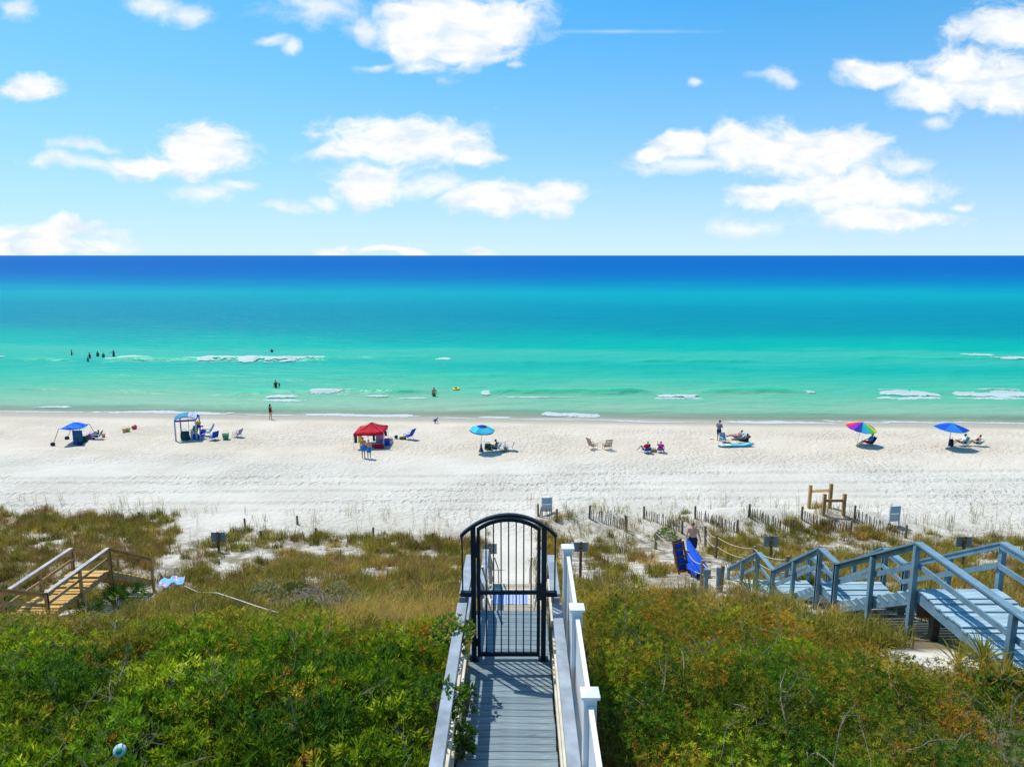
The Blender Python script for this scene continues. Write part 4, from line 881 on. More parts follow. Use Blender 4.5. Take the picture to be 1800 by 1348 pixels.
# ---- single plants
def palmetto(px, py, n, ln, lab, tint=(1, 1, 1), yellow=0.0, group='saw palmettos and yuccas', zoff=0.0):
    p = place(px, py); p.z += zoff; t = thing('palmetto', lab, 'palmetto', p, random.random() * 6, group); g = mat('palm_stem', (.16, .17, .05), var=.2)
    for i in range(n):
        a = 2 * math.pi * i / n + random.uniform(-.3, .3); e = random.uniform(.5, 1.25); stem = ln * random.uniform(.5, .9)
        d = Vector((math.cos(a) * math.cos(e), math.sin(a) * math.cos(e), math.sin(e))); hub = d * stem
        side = d.cross(Vector((0, 0, 1))).normalized(); up = side.cross(d).normalized(); B = []; D = []; W = []
        m = 17
        for j in range(m):
            th = (j / (m - 1) - .5) * 4.0; v = d * math.cos(th) + side * math.sin(th) + up * .18 * math.cos(th * 2); B.append(hub); D.append(v); W.append(up + side * .2)
        base = np.array(B); lnv = ln * (.62 + .3 * np.cos((np.arange(m) / (m - 1) - .5) * 2.6)) * .8; c = jitter(np.repeat(np.array([[.09 + yellow, .17 + yellow * .55, .02]]) * np.array(tint), m, 0), .3)
        fr = link('frond', leaves_mesh('frond', base, np.array(D), np.array(W), lnv, np.full(m, ln * .075), c), t)
        b = MB(); b.tube([(0, 0, -.1), tuple(hub * .5 + Vector((0, 0, -.02))), tuple(hub)], [.016, .012, .009], 5); part('stem', b, g, fr)
palmetto(205, 1070, 8, .72, 'green fan palmetto at the foot of the tan footbridge'); palmetto(238, 1062, 7, .75, 'green fan palmetto leaning right beside the footbridge steps', (1, 1.05, 1)); palmetto(160, 1088, 6, .65, 'olive fan palmetto lowest of the three by the footbridge', (.9, .85, 1))
palmetto(-2, 1092, 7, 1.0, 'dark green palmetto cut by the left edge', (.7, .8, 1))
def yucca(px, py, n, ln, lab, col, trunk=.25, zoff=0.0):
    p = place(px, py); p.z += zoff; t = thing('yucca', lab, 'yucca', p, 0, 'saw palmettos and yuccas'); b = MB(); b.tube([(0, 0, -.4), (0, 0, trunk)], [.06, .05], 8); part('trunk', b, WOODPOST, t)
    d = unit(n); d[:, 2] = np.abs(d[:, 2]) * .9 + .12; base = np.tile(np.array([[0, 0, trunk]]), (n, 1)); c = jitter(choose(pal(col), [1] * len(col), n), .25)
    link('crown', leaves_mesh('crown', base, d, unit(n) * .3 + np.array([0, 0, 1]), ln * (.8 + .35 * rng.random(n)), np.full(n, .024), c), t)
YG = [(.26,.25,.03),(.18,.20,.03),(.34,.30,.045)]
yucca(1682, 1178, 50, .55, 'yellow green yucca leaning on the sand beside the blue boardwalk', YG, .1); yucca(1725, 1192, 95, .55, 'round yellow green yucca with a short trunk under the blue boardwalk', YG, .3); yucca(1756, 1228, 60, .5, 'low yellow yucca nearest the right edge', [(.38,.29,.04),(.28,.24,.04)], .3)
yucca(1320, 1062, 60, 1.0, 'tall spiky green plant in front of the blue steps', [(.16,.20,.04),(.11,.17,.03),(.22,.25,.07)], .15)
def shrub(px, py, r, h, lab, cols, w, n, ln=.055, wd=.02, name='shrub', at_pt=None, group=None):
    p = Vector(at_pt) if at_pt is not None else place(px, py); t = thing(name, lab, 'shrub', p, 0, group)
    P = unit(n); P[:, 2] = np.abs(P[:, 2]); rad = (1 - .5 * rng.random(n) ** 2); Q = P * rad[:, None] * np.array([r, r, h]); Q[:, :2] += .12 * r * np.sin(Q[:, [1, 0]] * 9 / r)
    k = 7; base = np.repeat(Q, k, 0); d = np.repeat(P, k, 0) + unit(n * k) * .8; c = jitter(np.repeat(choose(pal(cols), w, n), k, 0), .3)
    link('crown', leaves_mesh('crown', base, d, unit(n * k), ln * (.6 + .8 * rng.random(n * k)), np.full(n * k, wd), c), t)
    b = MB()
    for i in range(7): a = i * .9; b.tube([(0, 0, -.1), (.3 * r * math.cos(a), .3 * r * math.sin(a), h * .4), (.6 * r * math.cos(a), .6 * r * math.sin(a), h * .75)], [.014, .01, .005], 5)
    part('stems', b, WOODPOST, t)
SG = [(.34,.34,.15),(.42,.41,.20),(.25,.26,.10)]; PG = [(.38,.31,.25),(.30,.24,.19),(.47,.40,.33)]
for (px, py, r, h, lab, c) in ((466,1058,.62,.5,'pale sage round shrub, leftmost of the pale shrubs on the slope',SG),(541,1068,.7,.45,'silvery lilac shrub on the slope above a bright green one',PG),(596,1056,.5,.5,'small sage shrub, uppermost of the pale shrubs',SG),(586,1085,.55,.38,'low greyish twiggy shrub right of the bright green one',PG),(622,1078,.6,.45,'sage shrub at the right end of the pale shrubs',SG),(535,1090,.5,.38,'bright green low shrub among the pale shrubs',[(.10,.22,.015),(.15,.27,.02)]),(520,1052,.6,.4,'mid green low shrub between two sage shrubs',[(.10,.15,.03),(.14,.18,.04)])):
    shrub(px, py, r * .95, h * 1.25, lab, c, [1] * len(c), 420, .06, .024)
shrub(1170, 945, .6, .45, 'bright green clump at the foot of a sand fence', [(.16,.27,.03),(.22,.33,.05)], [1, 1], 150, .12, .03)
shrub(0, 0, .3, .34, 'leafy bush with pale yellow flowers overhanging the left rail of the walkway', [(.13,.24,.02),(.20,.30,.03),(.55,.50,.14)], [3, 3, .9], 130, .07, .028, at_pt=(-.83, 9.2, 11.38))
shrub(0, 0, .34, .3, 'leafy bush hanging over the left rail halfway to the camera', [(.08,.18,.015),(.13,.25,.02)], [1, 1], 150, .075, .028, at_pt=(-.92, 7.75, 11.36))
for i, (y, z, n, lab) in enumerate(((8.55, 10.95, 60, 'sprig of green leaves pushing through the left railing near the gate'), (7.9, 10.85, 110, 'larger sprig of green leaves pushing through the left railing'), (7.1, 10.8, 90, 'sprig of green leaves inside the left railing nearest the camera'))):
    shrub(0, 0, .13, .36, lab, [(.11,.22,.015),(.17,.29,.022)], [1, 1], int(n * .7), .07, .028, at_pt=(-.6, y, z - .2), name='leafy_sprig')
shrub(0, 0, .55, .75, 'green leafy shrub at the right edge beside the blue boardwalk', [(.06,.16,.02),(.10,.22,.03),(.16,.26,.04)], [2, 2, 1], 160, .10, .035, at_pt=(7.55, 9.75, 9.75))
# ---- line lying on the bushes, towel, round marker
ln = [(326, 1043), (350, 1055), (385, 1068), (420, 1082), (455, 1098), (492, 1112)]
L = []
for (px, py) in ln:
    p = place(px, py + 8); p.z += .55
    L.append(p)
b = MB(); b.tube(L, .016, 6); tag(part('hose', b, mat('pale_hose', (.55, .48, .37), rough=.6, var=.1), None, smooth=True), 'pale hose line lying across the scrub below the blue towel', 'hose')
p = place(303, 1036) + Vector((0, 0, .22)); b = MB(); rnd = random.Random(5)
Pg = [[(-.5 + 1.0 * i / 13, -.4 + .8 * j / 11 + .1 * math.sin(i), .06 + .30 * float(fbm(np.array(i * .45), np.array(j * .5), 3, 301)) * (1 - .6 * (abs(i - 6.5) / 7) ** 2) + rnd.uniform(-.015, .015)) for j in range(12)] for i in range(14)]; b.sheet(Pg, .012)
tag(part('beach_towel', b, print_mat('towel_print', (.16, .50, .74), (.70, .74, .78), 3.6, .50, (.45, .34, .62)), None, p, (0, 0, .3), smooth=True), 'crumpled turquoise and white towel dropped on the dune grass', 'towel')
q = at(210, 1319, 6.75); mk = thing('round_marker', 'small white disc with green centre on a stake in the bushes', 'marker', q); mk.rotation_euler = (R(55), 0, 0)
b = MB(); b.lathe([(0, .012), (.062, .012), (.07, .0), (.07, -.02), (0, -.02)], 20); part('disc', b, mat('marker_white', (.62, .72, .74), rough=.4, var=.05), mk, smooth=True)
b = MB(); b.lathe([(0, .02), (.034, .02), (.036, .0125)], 16); part('centre', b, mat('marker_green', (.03, .33, .22), rough=.4, var=.05), mk, smooth=True)
b = MB(); b.tube([(0, -.03, -.01), (0, -.5, -.75)], .012, 6); part('stake', b, WOODPOST, mk)

# ================================================================== PEOPLE
PEND = []     # (object, extra mesh builder) whose remesh is applied at the end
def capsule(mb, p, q, r1, r2, n=9, sq=1.0):
    p = Vector(p); q = Vector(q); d = q - p; d = d.normalized() if d.length > 1e-5 else Vector((0, 0, 1))
    mb.tube([p - d*r1*.98, p - d*r1*.7, p, q, q + d*r2*.7, q + d*r2*.98], [r1*.15, r1*.72, r1, r2, r2*.72, r2*.15], n)
STAND = dict(pelvis=(0,0,.95), spine=(0,.01,1.12), chest=(0,0,1.32), neck=(0,0,1.48), head=(0,.02,1.63), sh=(.185,0,1.42), el=(.235,-.03,1.14), wr=(.25,.06,.90), hip=(.09,0,.92), kn=(.10,.02,.50), an=(.10,-.02,.09), toe=(.12,.13,.04))
SIT = dict(pelvis=(0,0,.29), spine=(0,-.08,.44), chest=(0,-.18,.62), neck=(0,-.25,.77), head=(0,-.25,.92), sh=(.185,-.22,.71), el=(.27,-.06,.50), wr=(.22,.17,.46), hip=(.09,.03,.27), kn=(.13,.43,.46), an=(.13,.74,.11), toe=(.15,.88,.07))
RECL = dict(pelvis=(0,0,.33), spine=(0,-.15,.40), chest=(0,-.33,.52), neck=(0,-.46,.64), head=(0,-.53,.77), sh=(.185,-.41,.60), el=(.27,-.2,.42), wr=(.2,.05,.42), hip=(.09,.03,.31), kn=(.11,.42,.42), an=(.11,.84,.33), toe=(.12,.92,.42))
CROUCH = dict(pelvis=(0,-.16,.40), spine=(0,-.10,.55), chest=(0,.08,.66), neck=(0,.22,.70), head=(0,.33,.72), sh=(.17,.16,.66), el=(.19,.30,.42), wr=(.12,.38,.16), hip=(.09,-.12,.38), kn=(.14,.18,.42), an=(.12,-.06,.09), toe=(.14,.10,.04))
SKINS = {'fair': mat('skin_fair', (.50,.27,.185), rough=.5, var=.06), 'tan': mat('skin_tan', (.45,.22,.13), rough=.5, var=.06), 'brown': mat('skin_brown', (.22,.10,.06), rough=.5, var=.06), 'sunlit': mat('skin_sunlit', (.72,.38,.25), rough=.5, var=.06), 'pink': mat('skin_pink', (.60,.29,.19), rough=.5, var=.06), 'shade': mat('skin_shaded', (.13,.075,.055), rough=.5, var=.06)}  # 'sunlit' and 'shade' put light and shade into the skin colour itself
HAIRS = {'dark': mat('hair_dark', (.025,.017,.012), rough=.6, var=.2), 'brown': mat('hair_brown', (.10,.05,.025), rough=.6, var=.2), 'grey': mat('hair_grey', (.38,.37,.36), rough=.6, var=.15), 'blond': mat('hair_blond', (.36,.23,.09), rough=.6, var=.2), 'ginger': mat('hair_ginger', (.28,.12,.05), rough=.6, var=.2)}
EYE = mat('eye_dark', (.02,.015,.012), rough=.2); MOUTH = mat('lip', (.30,.10,.08), rough=.5)
def joints(pose, over, s):
    J = {}
    for k, v in pose.items():
        if k in ('sh','el','wr','hip','kn','an','toe'):
            J[k+'R'] = Vector(v); J[k+'L'] = Vector((-v[0], v[1], v[2]))
        else: J[k] = Vector(v)
    for k, v in (over or {}).items(): J[k] = Vector(v)
    return {k: v * s for k, v in J.items()}
def tmp_obj(name, mb, m, parent, voxel, extra=None, mats=None):
    o = link(name, mb.mesh(name, mats or m), parent)
    r = o.modifiers.new('r', 'REMESH'); r.mode = 'VOXEL'; r.voxel_size = voxel; r.use_smooth_shade = True
    sm = o.modifiers.new('s', 'SMOOTH'); sm.iterations = 3; sm.factor = .5
    PEND.append((o, extra)); return o
def hand(mb, el, wr, s, curl=.5, m=0):
    d = (wr - el).normalized(); side = d.cross(Vector((0, 0, 1))); side = side.normalized() if side.length > .1 else Vector((0, 1, 0)); n = side.cross(d).normalized()
    c = wr + d * .05 * s; mb.tube([wr - d*.01*s, wr + d*.03*s, wr + d*.085*s], [.024*s, .030*s, .027*s], 7, m)
    for i, l in enumerate((.066, .076, .07, .055)):
        b0 = wr + d*.08*s + side*(-.024 + .016*i)*s; b1 = b0 + (d*(1-.3*curl) - n*.35*curl)*l*.55*s; b2 = b1 + (d*(1-curl) - n*.9*curl)*l*.5*s
        mb.tube([b0, b1, b2], [.0092*s, .0085*s, .0065*s], 5, m)
    t0 = wr + d*.03*s - side*.026*s; t1 = t0 + (d*.6 - side*.8 - n*.2).normalized()*.034*s; t2 = t1 + (d*.9 - side*.2 - n*.3).normalized()*.03*s
    mb.tube([t0, t1, t2], [.012*s, .0105*s, .008*s], 5, m)
def person(label, loc, rz, height, pose=STAND, over=None, skin='tan', wear=(), hair='brown', long_hair=False, hat=None, voxel=.022, group=None, build=1.0, rot=None):
    s = height / 1.75; J = joints(pose, over, s); t = thing('person', label, 'person', loc, rz, group)
    if rot: t.rotation_euler = rot
    b = MB(); c = lambda a, d, r1, r2: capsule(b, J[a] if isinstance(a, str) else a, J[d] if isinstance(d, str) else d, r1*s, r2*s)
    off = Vector((.06*s, 0, 0))
    for sg in (-1, 1):
        c(J['pelvis'] + off*sg, J['spine'] + off*sg*.8, .105*build, .098*build); c(J['spine'] + off*sg*.8, J['chest'] + off*sg*1.2, .098*build, .108)
    c('chest', 'neck', .11, .06); c('neck', 'head', .056, .055); c('shL', 'shR', .065, .065)
    for k in 'LR':
        c('chest', 'sh'+k, .09, .068); c('sh'+k, 'el'+k, .058, .044); c('el'+k, 'wr'+k, .045, .029)
        c('pelvis', 'hip'+k, .10*build, .10*build); c('hip'+k, 'kn'+k, .092*build, .058); c('kn'+k, 'an'+k, .057, .038)
        heel = J['an'+k] + (J['an'+k] - J['toe'+k]).normalized()*.04*s; c(heel, J['toe'+k], .036, .03)
    h = J['head']; fw = Vector((0, 1, 0)); up = (h - J['neck']).normalized()
    b.ball(h, (.074*s, .090*s, .112*s), 12, 9); b.ball(h + Vector((0, .025*s, -.055*s)), (.055*s, .062*s, .055*s), 10, 7)
    b.ball(h + Vector((0, .092*s, -.012*s)), (.016*s, .024*s, .024*s), 8, 6)
    ex = MB()
    for sg in (-1, 1): ex.ball(h + Vector((sg*.076*s, -.005*s, -.012*s)), (.010*s, .020*s, .030*s), 7, 5); ex.ball(h + Vector((sg*.030*s, .080*s, .006*s)), .011*s, 6, 5, 1)
    ex.box(-.022*s + h.x, .022*s + h.x, h.y + .080*s, h.y + .088*s, h.z - .062*s, h.z - .052*s, 2)
    for k in 'LR': hand(ex, J['el'+k], J['wr'+k], s)
    tmp_obj('body', b, None, t, voxel, ex, [SKINS[skin], EYE, MOUTH])
    for (kindw, m) in wear:
        w = MB(); c2 = lambda a, d, r1, r2: capsule(w, J[a] if isinstance(a, str) else a, J[d] if isinstance(d, str) else d, r1*s, r2*s)
        if kindw in ('shorts', 'trunks'):
            for sg in (-1, 1): c2(J['pelvis'] + off*sg, J['pelvis'].lerp(J['spine'], .35) + off*sg, .125*build, .118*build)
            for k in 'LR': c2('pelvis', 'hip'+k, .12*build, .12*build); c2('hip'+k, J['hip'+k].lerp(J['kn'+k], .72), .118*build, .098*build)
        elif kindw == 'brief':
            for sg in (-1, 1): c2(J['pelvis'] + off*sg, J['pelvis'].lerp(J['spine'], .2) + off*sg, .118*build, .112*build)
            for k in 'LR': c2('pelvis', J['hip'+k].lerp(J['kn'+k], .1), .112*build, .108*build)
        elif kindw == 'suit':
            for sg in (-1, 1): c2(J['pelvis'] + off*sg, J['spine'] + off*sg*.8, .118*build, .108*build); c2(J['spine'] + off*sg*.8, J['chest'] + off*sg*1.1, .108*build, .116)
            for k in 'LR': c2('pelvis', J['hip'+k].lerp(J['kn'+k], .08), .112*build, .106*build)
        elif kindw == 'top':
            for sg in (-1, 1): c2(J['spine'].lerp(J['chest'], .7) + off*sg*1.1, J['chest'] + off*sg*1.2, .112, .119)
        elif kindw == 'shirt':
            for sg in (-1, 1): c2(J['pelvis'].lerp(J['spine'], .1) + off*sg, J['spine'] + off*sg*.9, .122*build, .114*build); c2(J['spine'] + off*sg*.9, J['chest'] + off*sg*1.2, .114*build, .122)
            c2('chest', J['chest'].lerp(J['neck'], .7), .12, .08); c2('shL', 'shR', .08, .08)
            for k in 'LR': c2('chest', 'sh'+k, .1, .082); c2('sh'+k, J['sh'+k].lerp(J['el'+k], .75), .075, .068)
        tmp_obj({'suit': 'swimsuit', 'brief': 'swim_brief', 'top': 'bikini_top'}.get(kindw, kindw), w, m, t, voxel * 1.15)
    if hair:
        hb = MB(); hb.ball(h + Vector((0, -.016*s, .012*s)), (.084*s, .094*s, .112*s), 12, 8, 0, -.15)
        if long_hair: hb.tube([h + Vector((0, -.07*s, .03*s)), h + Vector((0, -.10*s, -.08*s)), h + Vector((0, -.10*s, -.2*s))], [.055*s, .062*s, .03*s], 8)
        part('hair', hb, HAIRS[hair], t, smooth=True)
    if hat:
        hb = MB(); q = h + Vector((0, -.008*s, .04*s)); hb.lathe([(0, .09*s), (.05*s, .083*s), (.083*s, .05*s), (.093*s, .005*s)] + ([(.19*s, -.015*s), (.19*s, -.02*s), (.08*s, -.005*s)] if hat[0] == 'brim' else [(.08*s, 0)]), 14, 0, q)
        if hat[0] == 'cap': hb.add([q + Vector(v)*s for v in ((-.07,.06,.01),(.07,.06,.01),(.055,.17,-.005),(-.055,.17,-.005),(-.07,.06,0),(.07,.06,0),(.055,.17,-.013),(-.055,.17,-.013))], [(0,1,2,3),(7,6,5,4),(0,4,5,1),(1,5,6,2),(2,6,7,3),(3,7,4,0)])
        part('hat', hb, hat[1], t, smooth=True)
    return t
def cloth(n, c): return mat('cloth_' + n, c, rough=.85, spec=.15, var=.12, scale=10)
NAVY = cloth('navy', (.012,.03,.085)); ROYAL = cloth('royal', (.008,.075,.50)); BLUE = cloth('blue', (.02,.20,.62)); BLACKC = cloth('black', (.015,.015,.02)); REDC = cloth('red', (.62,.008,.02)); PINKC = cloth('pink', (.72,.03,.33)); GREYC = cloth('grey', (.17,.19,.25)); WHITEC = cloth('white', (.72,.74,.75)); TEALC = cloth('teal', (.02,.20,.22)); GREENC = cloth('green', (.04,.22,.10)); YELLOWC = cloth('yellow', (.75,.55,.05)); PURPC = cloth('purple', (.22,.10,.38)); TANC = cloth('tan', (.42,.30,.18)); ORANGEC = cloth('orange', (.75,.25,.04)); DKTEAL = cloth('dark_teal', (.012,.07,.075)); LBLUE = cloth('light_blue', (.22,.48,.70))
BLUEPRINT = print_mat('blue_print', (.01,.17,.60), (.65,.75,.85), 9, .86)
# ---- bathers in the water
def bather(label, px, py, height, depth, rz, **k):
    p = sea_at(px, py); p.z = -depth; return person(label, p, rz, height, group='people wading in the sea', voxel=.03, **k)
bather('swimmer in dark trunks with one arm out, leftmost in the sea', 126, 624, 1.75, .85, R(-60), skin='shade', wear=(('trunks', NAVY),), hair='dark', over={'elR': (.34,.2,1.22), 'wrR': (.42,.44,1.12)})
bather('wader in dark hat holding a float, middle of the left group', 158, 629, 1.75, .85, R(160), skin='fair', wear=(('suit', BLACKC),), hair='dark', hat=('brim', BLACKC), over={'wrR': (.36,.25,1.05), 'elR': (.32,.02,1.15)})
bather('child in front of the wader with the dark hat', 155, 636, 1.35, .55, R(170), skin='shade', wear=(('shirt', GREYC),), hair='dark', over={'elL': (-.36,0,1.3), 'wrL': (-.55,.1,1.36)})
bather('wader in grey trunks between the hatted wader and a child', 172, 626, 1.7, .85, R(60), skin='shade', wear=(('trunks', DKTEAL),), hair='dark')
bather('child in dark swimwear right before the white breaker', 182, 628, 1.4, .62, R(30), skin='shade', wear=(('suit', DKTEAL),), hair='dark')
bather('slim wader pointing left, rightmost of the left group', 200, 626, 1.8, .75, R(75), skin='shade', wear=(('trunks', NAVY),), hair='dark', over={'elL': (-.3,.22,1.32), 'wrL': (-.34,.46,1.28)})
bather('lone swimmer behind the long white breaker', 478, 619, 1.7, 1.05, R(200), skin='shade', wear=(('suit', BLACKC),), hair='dark', over={'elL': (-.35,.1,1.2), 'wrL': (-.3,.3,1.3), 'elR': (.35,.1,1.2), 'wrR': (.3,.3,1.3)})
bather('wader carrying a small child, above the woman at the shore', 485, 681, 1.72, .75, R(20), skin='tan', wear=(('suit', BLACKC),), hair='dark', over={'elR': (.3,.1,1.12), 'wrR': (.22,.28,1.1)})
p = sea_at(488, 682); person('small child held by the wader', p + Vector((.22, .05, -.15)), R(150), .9, pose=STAND, skin='shade', wear=(('suit', NAVY),), hair='dark', voxel=.03)
bather('shirtless man in green trunks wading away from the shore', 763, 696, 1.82, .72, R(5), skin='pink', wear=(('trunks', GREENC),), hair='brown', build=1.08, over={'elR': (.30,-.02,1.14), 'wrR': (.36,.0,.88)})
pk = sea_at(801, 685); person('child floating in a yellow ring', pk + Vector((.05, 0, -.75)), R(180), 1.2, skin='shade', wear=(('suit', BLACKC),), hair='dark', voxel=.03)
b = MB(); ring = [(.34*math.cos(2*math.pi*i/18), .34*math.sin(2*math.pi*i/18), 0) for i in range(19)]; b.tube(ring, .11, 8, cap=False)
tag(part('swim_ring', b, mat('yellow_vinyl', (.80,.62,.03), rough=.3, spec=.5, var=.05), None, pk + Vector((.05, 0, .12)), (.15, 0, 0), smooth=True), 'yellow swim ring around a child in the sea', 'swim ring')
# ---- on the beach
person('woman in black swimsuit standing at the water edge with raised arm', place(476, 738), R(-25), 1.66, skin='pink', wear=(('suit', BLACKC),), hair='dark', long_hair=True, over={'elL': (-.28,.08,1.28), 'wrL': (-.12,.16,1.52), 'knL': (-.12,.05,.5), 'anL': (-.17,-.05,.09), 'toeL': (-.19,.1,.04)})
person('child crouching on the wet sand by the water', place(765, 744), R(-80), 1.25, pose=CROUCH, skin='tan', wear=(('shirt', cloth('lilac', (.30,.30,.50))), ('trunks', NAVY)), hair='blond')
pa = place(639, 805)
person('bare backed adult in blue shorts standing in front of the red canopy', pa, R(-8), 1.72, skin='tan', wear=(('shorts', BLUE),), hair='ginger', over={'elR': (.26,.1,1.15), 'wrR': (.2,.28,1.2)})
person('smaller person in white spotted blue shorts beside the adult by the red canopy', place(649, 806), R(15), 1.58, skin='fair', wear=(('shorts', BLUEPRINT),), hair='grey', build=1.15, over={'elL': (-.27,.08,1.15), 'wrL': (-.2,.26,1.2)})
person('man in grey shirt and navy shorts looking at his phone', place(1263, 775), R(-50), 1.86, skin='fair', wear=(('shirt', GREYC), ('shorts', NAVY)), hair='dark', hat=('cap', BLACKC), over={'head': (0,.07,1.62), 'elR': (.25,.04,1.16), 'wrR': (.12,.30,1.22), 'elL': (-.25,.04,1.16), 'wrL': (-.08,.30,1.2)})
for k, (dx, dy) in enumerate(((0, 0), (.4, -.3))):
    pass
b = MB(); b.box(-.15, .15, -.05, .05, 0, .03); b.box(-.05, .28, .10, .19, .0, .03)
tag(part('sandals', b, BLACKC, None, place(1250, 773)), 'dark pair of sandals left on the sand beside the standing man', 'sandals')
# shirtless man on the sandy path with the rental gear
pm = place(1216, 983)
person('shirtless man in dark trunks walking down the sandy path', pm, R(-12), 1.84, skin='sunlit', wear=(('trunks', NAVY),), hair='ginger', build=1.12, voxel=.018, over={'elL': (-.28,-.10,1.14), 'wrL': (-.24,-.18,.92), 'elR': (.27,-.02,1.14), 'wrR': (.33,.05,.90), 'knL': (-.1,.14,.5), 'anL': (-.1,.05,.1), 'toeL': (-.11,.2,.05), 'anR': (.1,-.18,.1), 'toeR': (.12,-.04,.04), 'head': (-.02,.06,1.61)})
# closed blue parasol he drags: pleated canopy round a wooden pole
top = pm + Vector((-.26, -.20, .98)); foot = place(1237, 1027); axis = foot - top
cu = thing('closed_parasol', 'closed royal blue parasol with wooden pole trailing behind the shirtless man', 'parasol', top); cu.rotation_euler = axis.to_track_quat('Z', 'Y').to_euler(); Lp = axis.length
b = MB(); b.tube([(0, 0, -.05), (0, 0, Lp)], .022, 8); part('pole', b, TAN_DECK[0], cu)
b = MB(); nseg = 32; prof = [(.0, .07), (.25, .11), (.6, .17), (1.0, .25), (1.35, .33), (1.62, .36), (1.72, .22), (1.9, .16)]; vs = []; fs = []
for (z, r) in prof:
    for i in range(nseg):
        a = 2*math.pi*i/nseg; q = r * (1 + .22*math.sin(a*8 + z*1.3)) ; vs.append((q*math.cos(a), q*math.sin(a)*.7, z * Lp / 2.25))
for j in range(len(prof)-1):
    for i in range(nseg): fs.append((j*nseg+i, j*nseg+(i+1) % nseg, (j+1)*nseg+(i+1) % nseg, (j+1)*nseg+i))
b.add(vs, fs); part('canopy', b, ROYAL, cu, smooth=True)
def folded_lounger(px, py, lab, rz, tilt):
    p = place(px, py); t = thing('folded_lounger', lab, 'lounger', p, rz, 'folded beach loungers by the sandy path'); t.rotation_euler = (tilt, 0, rz)
    for s in (-1, 1): b = MB(); b.box(s*.24 - .03, s*.24 + .03, -.03, .03, 0, 1.3); part('side_rail', b, paint('lounger_wood', (.20,.085,.04), var=.2), t)
    for z in (.12, .4, .68, .96, 1.2): b = MB(); b.box(-.21, .21, -.02, .02, z, z + .07); part('slat', b, paint('lounger_wood', (.20,.085,.04)), t)
    b = MB(); P = [[(-.2 + .4*i/4, .075 + .025*math.sin(j*1.6), .1 + 1.12*j/8) for j in range(9)] for i in range(5)]; b.sheet(P, .07); part('cushion', b, ROYAL, t, smooth=True)
folded_lounger(1197, 1001, 'folded wooden lounger with blue cushion leaning by the rope post', R(35), R(-14)); folded_lounger(1203, 1010, 'second folded wooden lounger with blue cushion behind the parasol', R(25), R(-22))

# ================================================================== BEACH FURNITURE
FRAME_W = mat('white_tube', (.70,.72,.74), rough=.35, spec=.5, var=.04); FRAME_D = mat('dark_tube', (.05,.06,.08), rough=.4, spec=.5, var=.1); FRAME_WOOD = paint('chair_wood', (.32,.24,.17), var=.2)
def beach_chair(label, p, rz, sling, frame=FRAME_W, w=.56, back=.62, tilt=.55, seat_z=.24, slats=False, group='beach chairs', arms=True):
    t = thing('beach_chair', label, 'beach chair', p, rz, group); y0, y1 = .28, -.20; by, bz = y1 - back*math.sin(tilt), seat_z + back*math.cos(tilt)
    for s in (-1, 1):
        x = s*w/2; b = MB(); b.tube([(x, y0, 0), (x, y0, seat_z + .04), (x, y1, seat_z - .03), (x, by, bz)], .014, 6); b.tube([(x, y1 - .12, 0), (x, y1 + .1, seat_z)], .014, 6); part('frame', b, frame, t)
        if arms: b = MB(); b.tube([(x, y0 - .02, seat_z + .02), (x, y0 - .04, seat_z + .22)], .013, 6); b.box(x - .03, x + .03, y1 - .16, y0, seat_z + .22, seat_z + .245); part('armrest', b, frame, t)
    if slats:
        for i in range(5): b = MB(); u = i/4; b.box(-w/2 + .02, w/2 - .02, -.035, .035, -.012, .012, 0, Matrix.Translation((0, y0 - .05 - .4*u, seat_z + .02 - .04*u))); part('slat', b, frame, t)
        for i in range(5):
            b = MB(); x = -w/2 + .07 + (w - .14)*i/4; b.beam((x, y1 - .02, seat_z), (x, by, bz), .07, .018); part('slat', b, frame, t)
        b = MB(); b.beam((-w/2, by, bz), (w/2, by, bz), .05, .05); part('top_bar', b, frame, t)
    else:
        b = MB(); b.sheet([[(-w/2 + w*i/4, y0 + (y1 - y0)*j/4, seat_z + .03 - .06*j/4 - .035*math.sin(math.pi*j/4)) for j in range(5)] for i in range(5)], .012); part('seat', b, sling, t)
        b = MB(); b.sheet([[(-w/2 + w*i/4, y1 + (by - y1)*j/5 - .03*math.sin(math.pi*j/5), seat_z - .03 + (bz - seat_z + .03)*j/5) for j in range(6)] for i in range(5)], .012); part('backrest', b, sling, t)
    return t
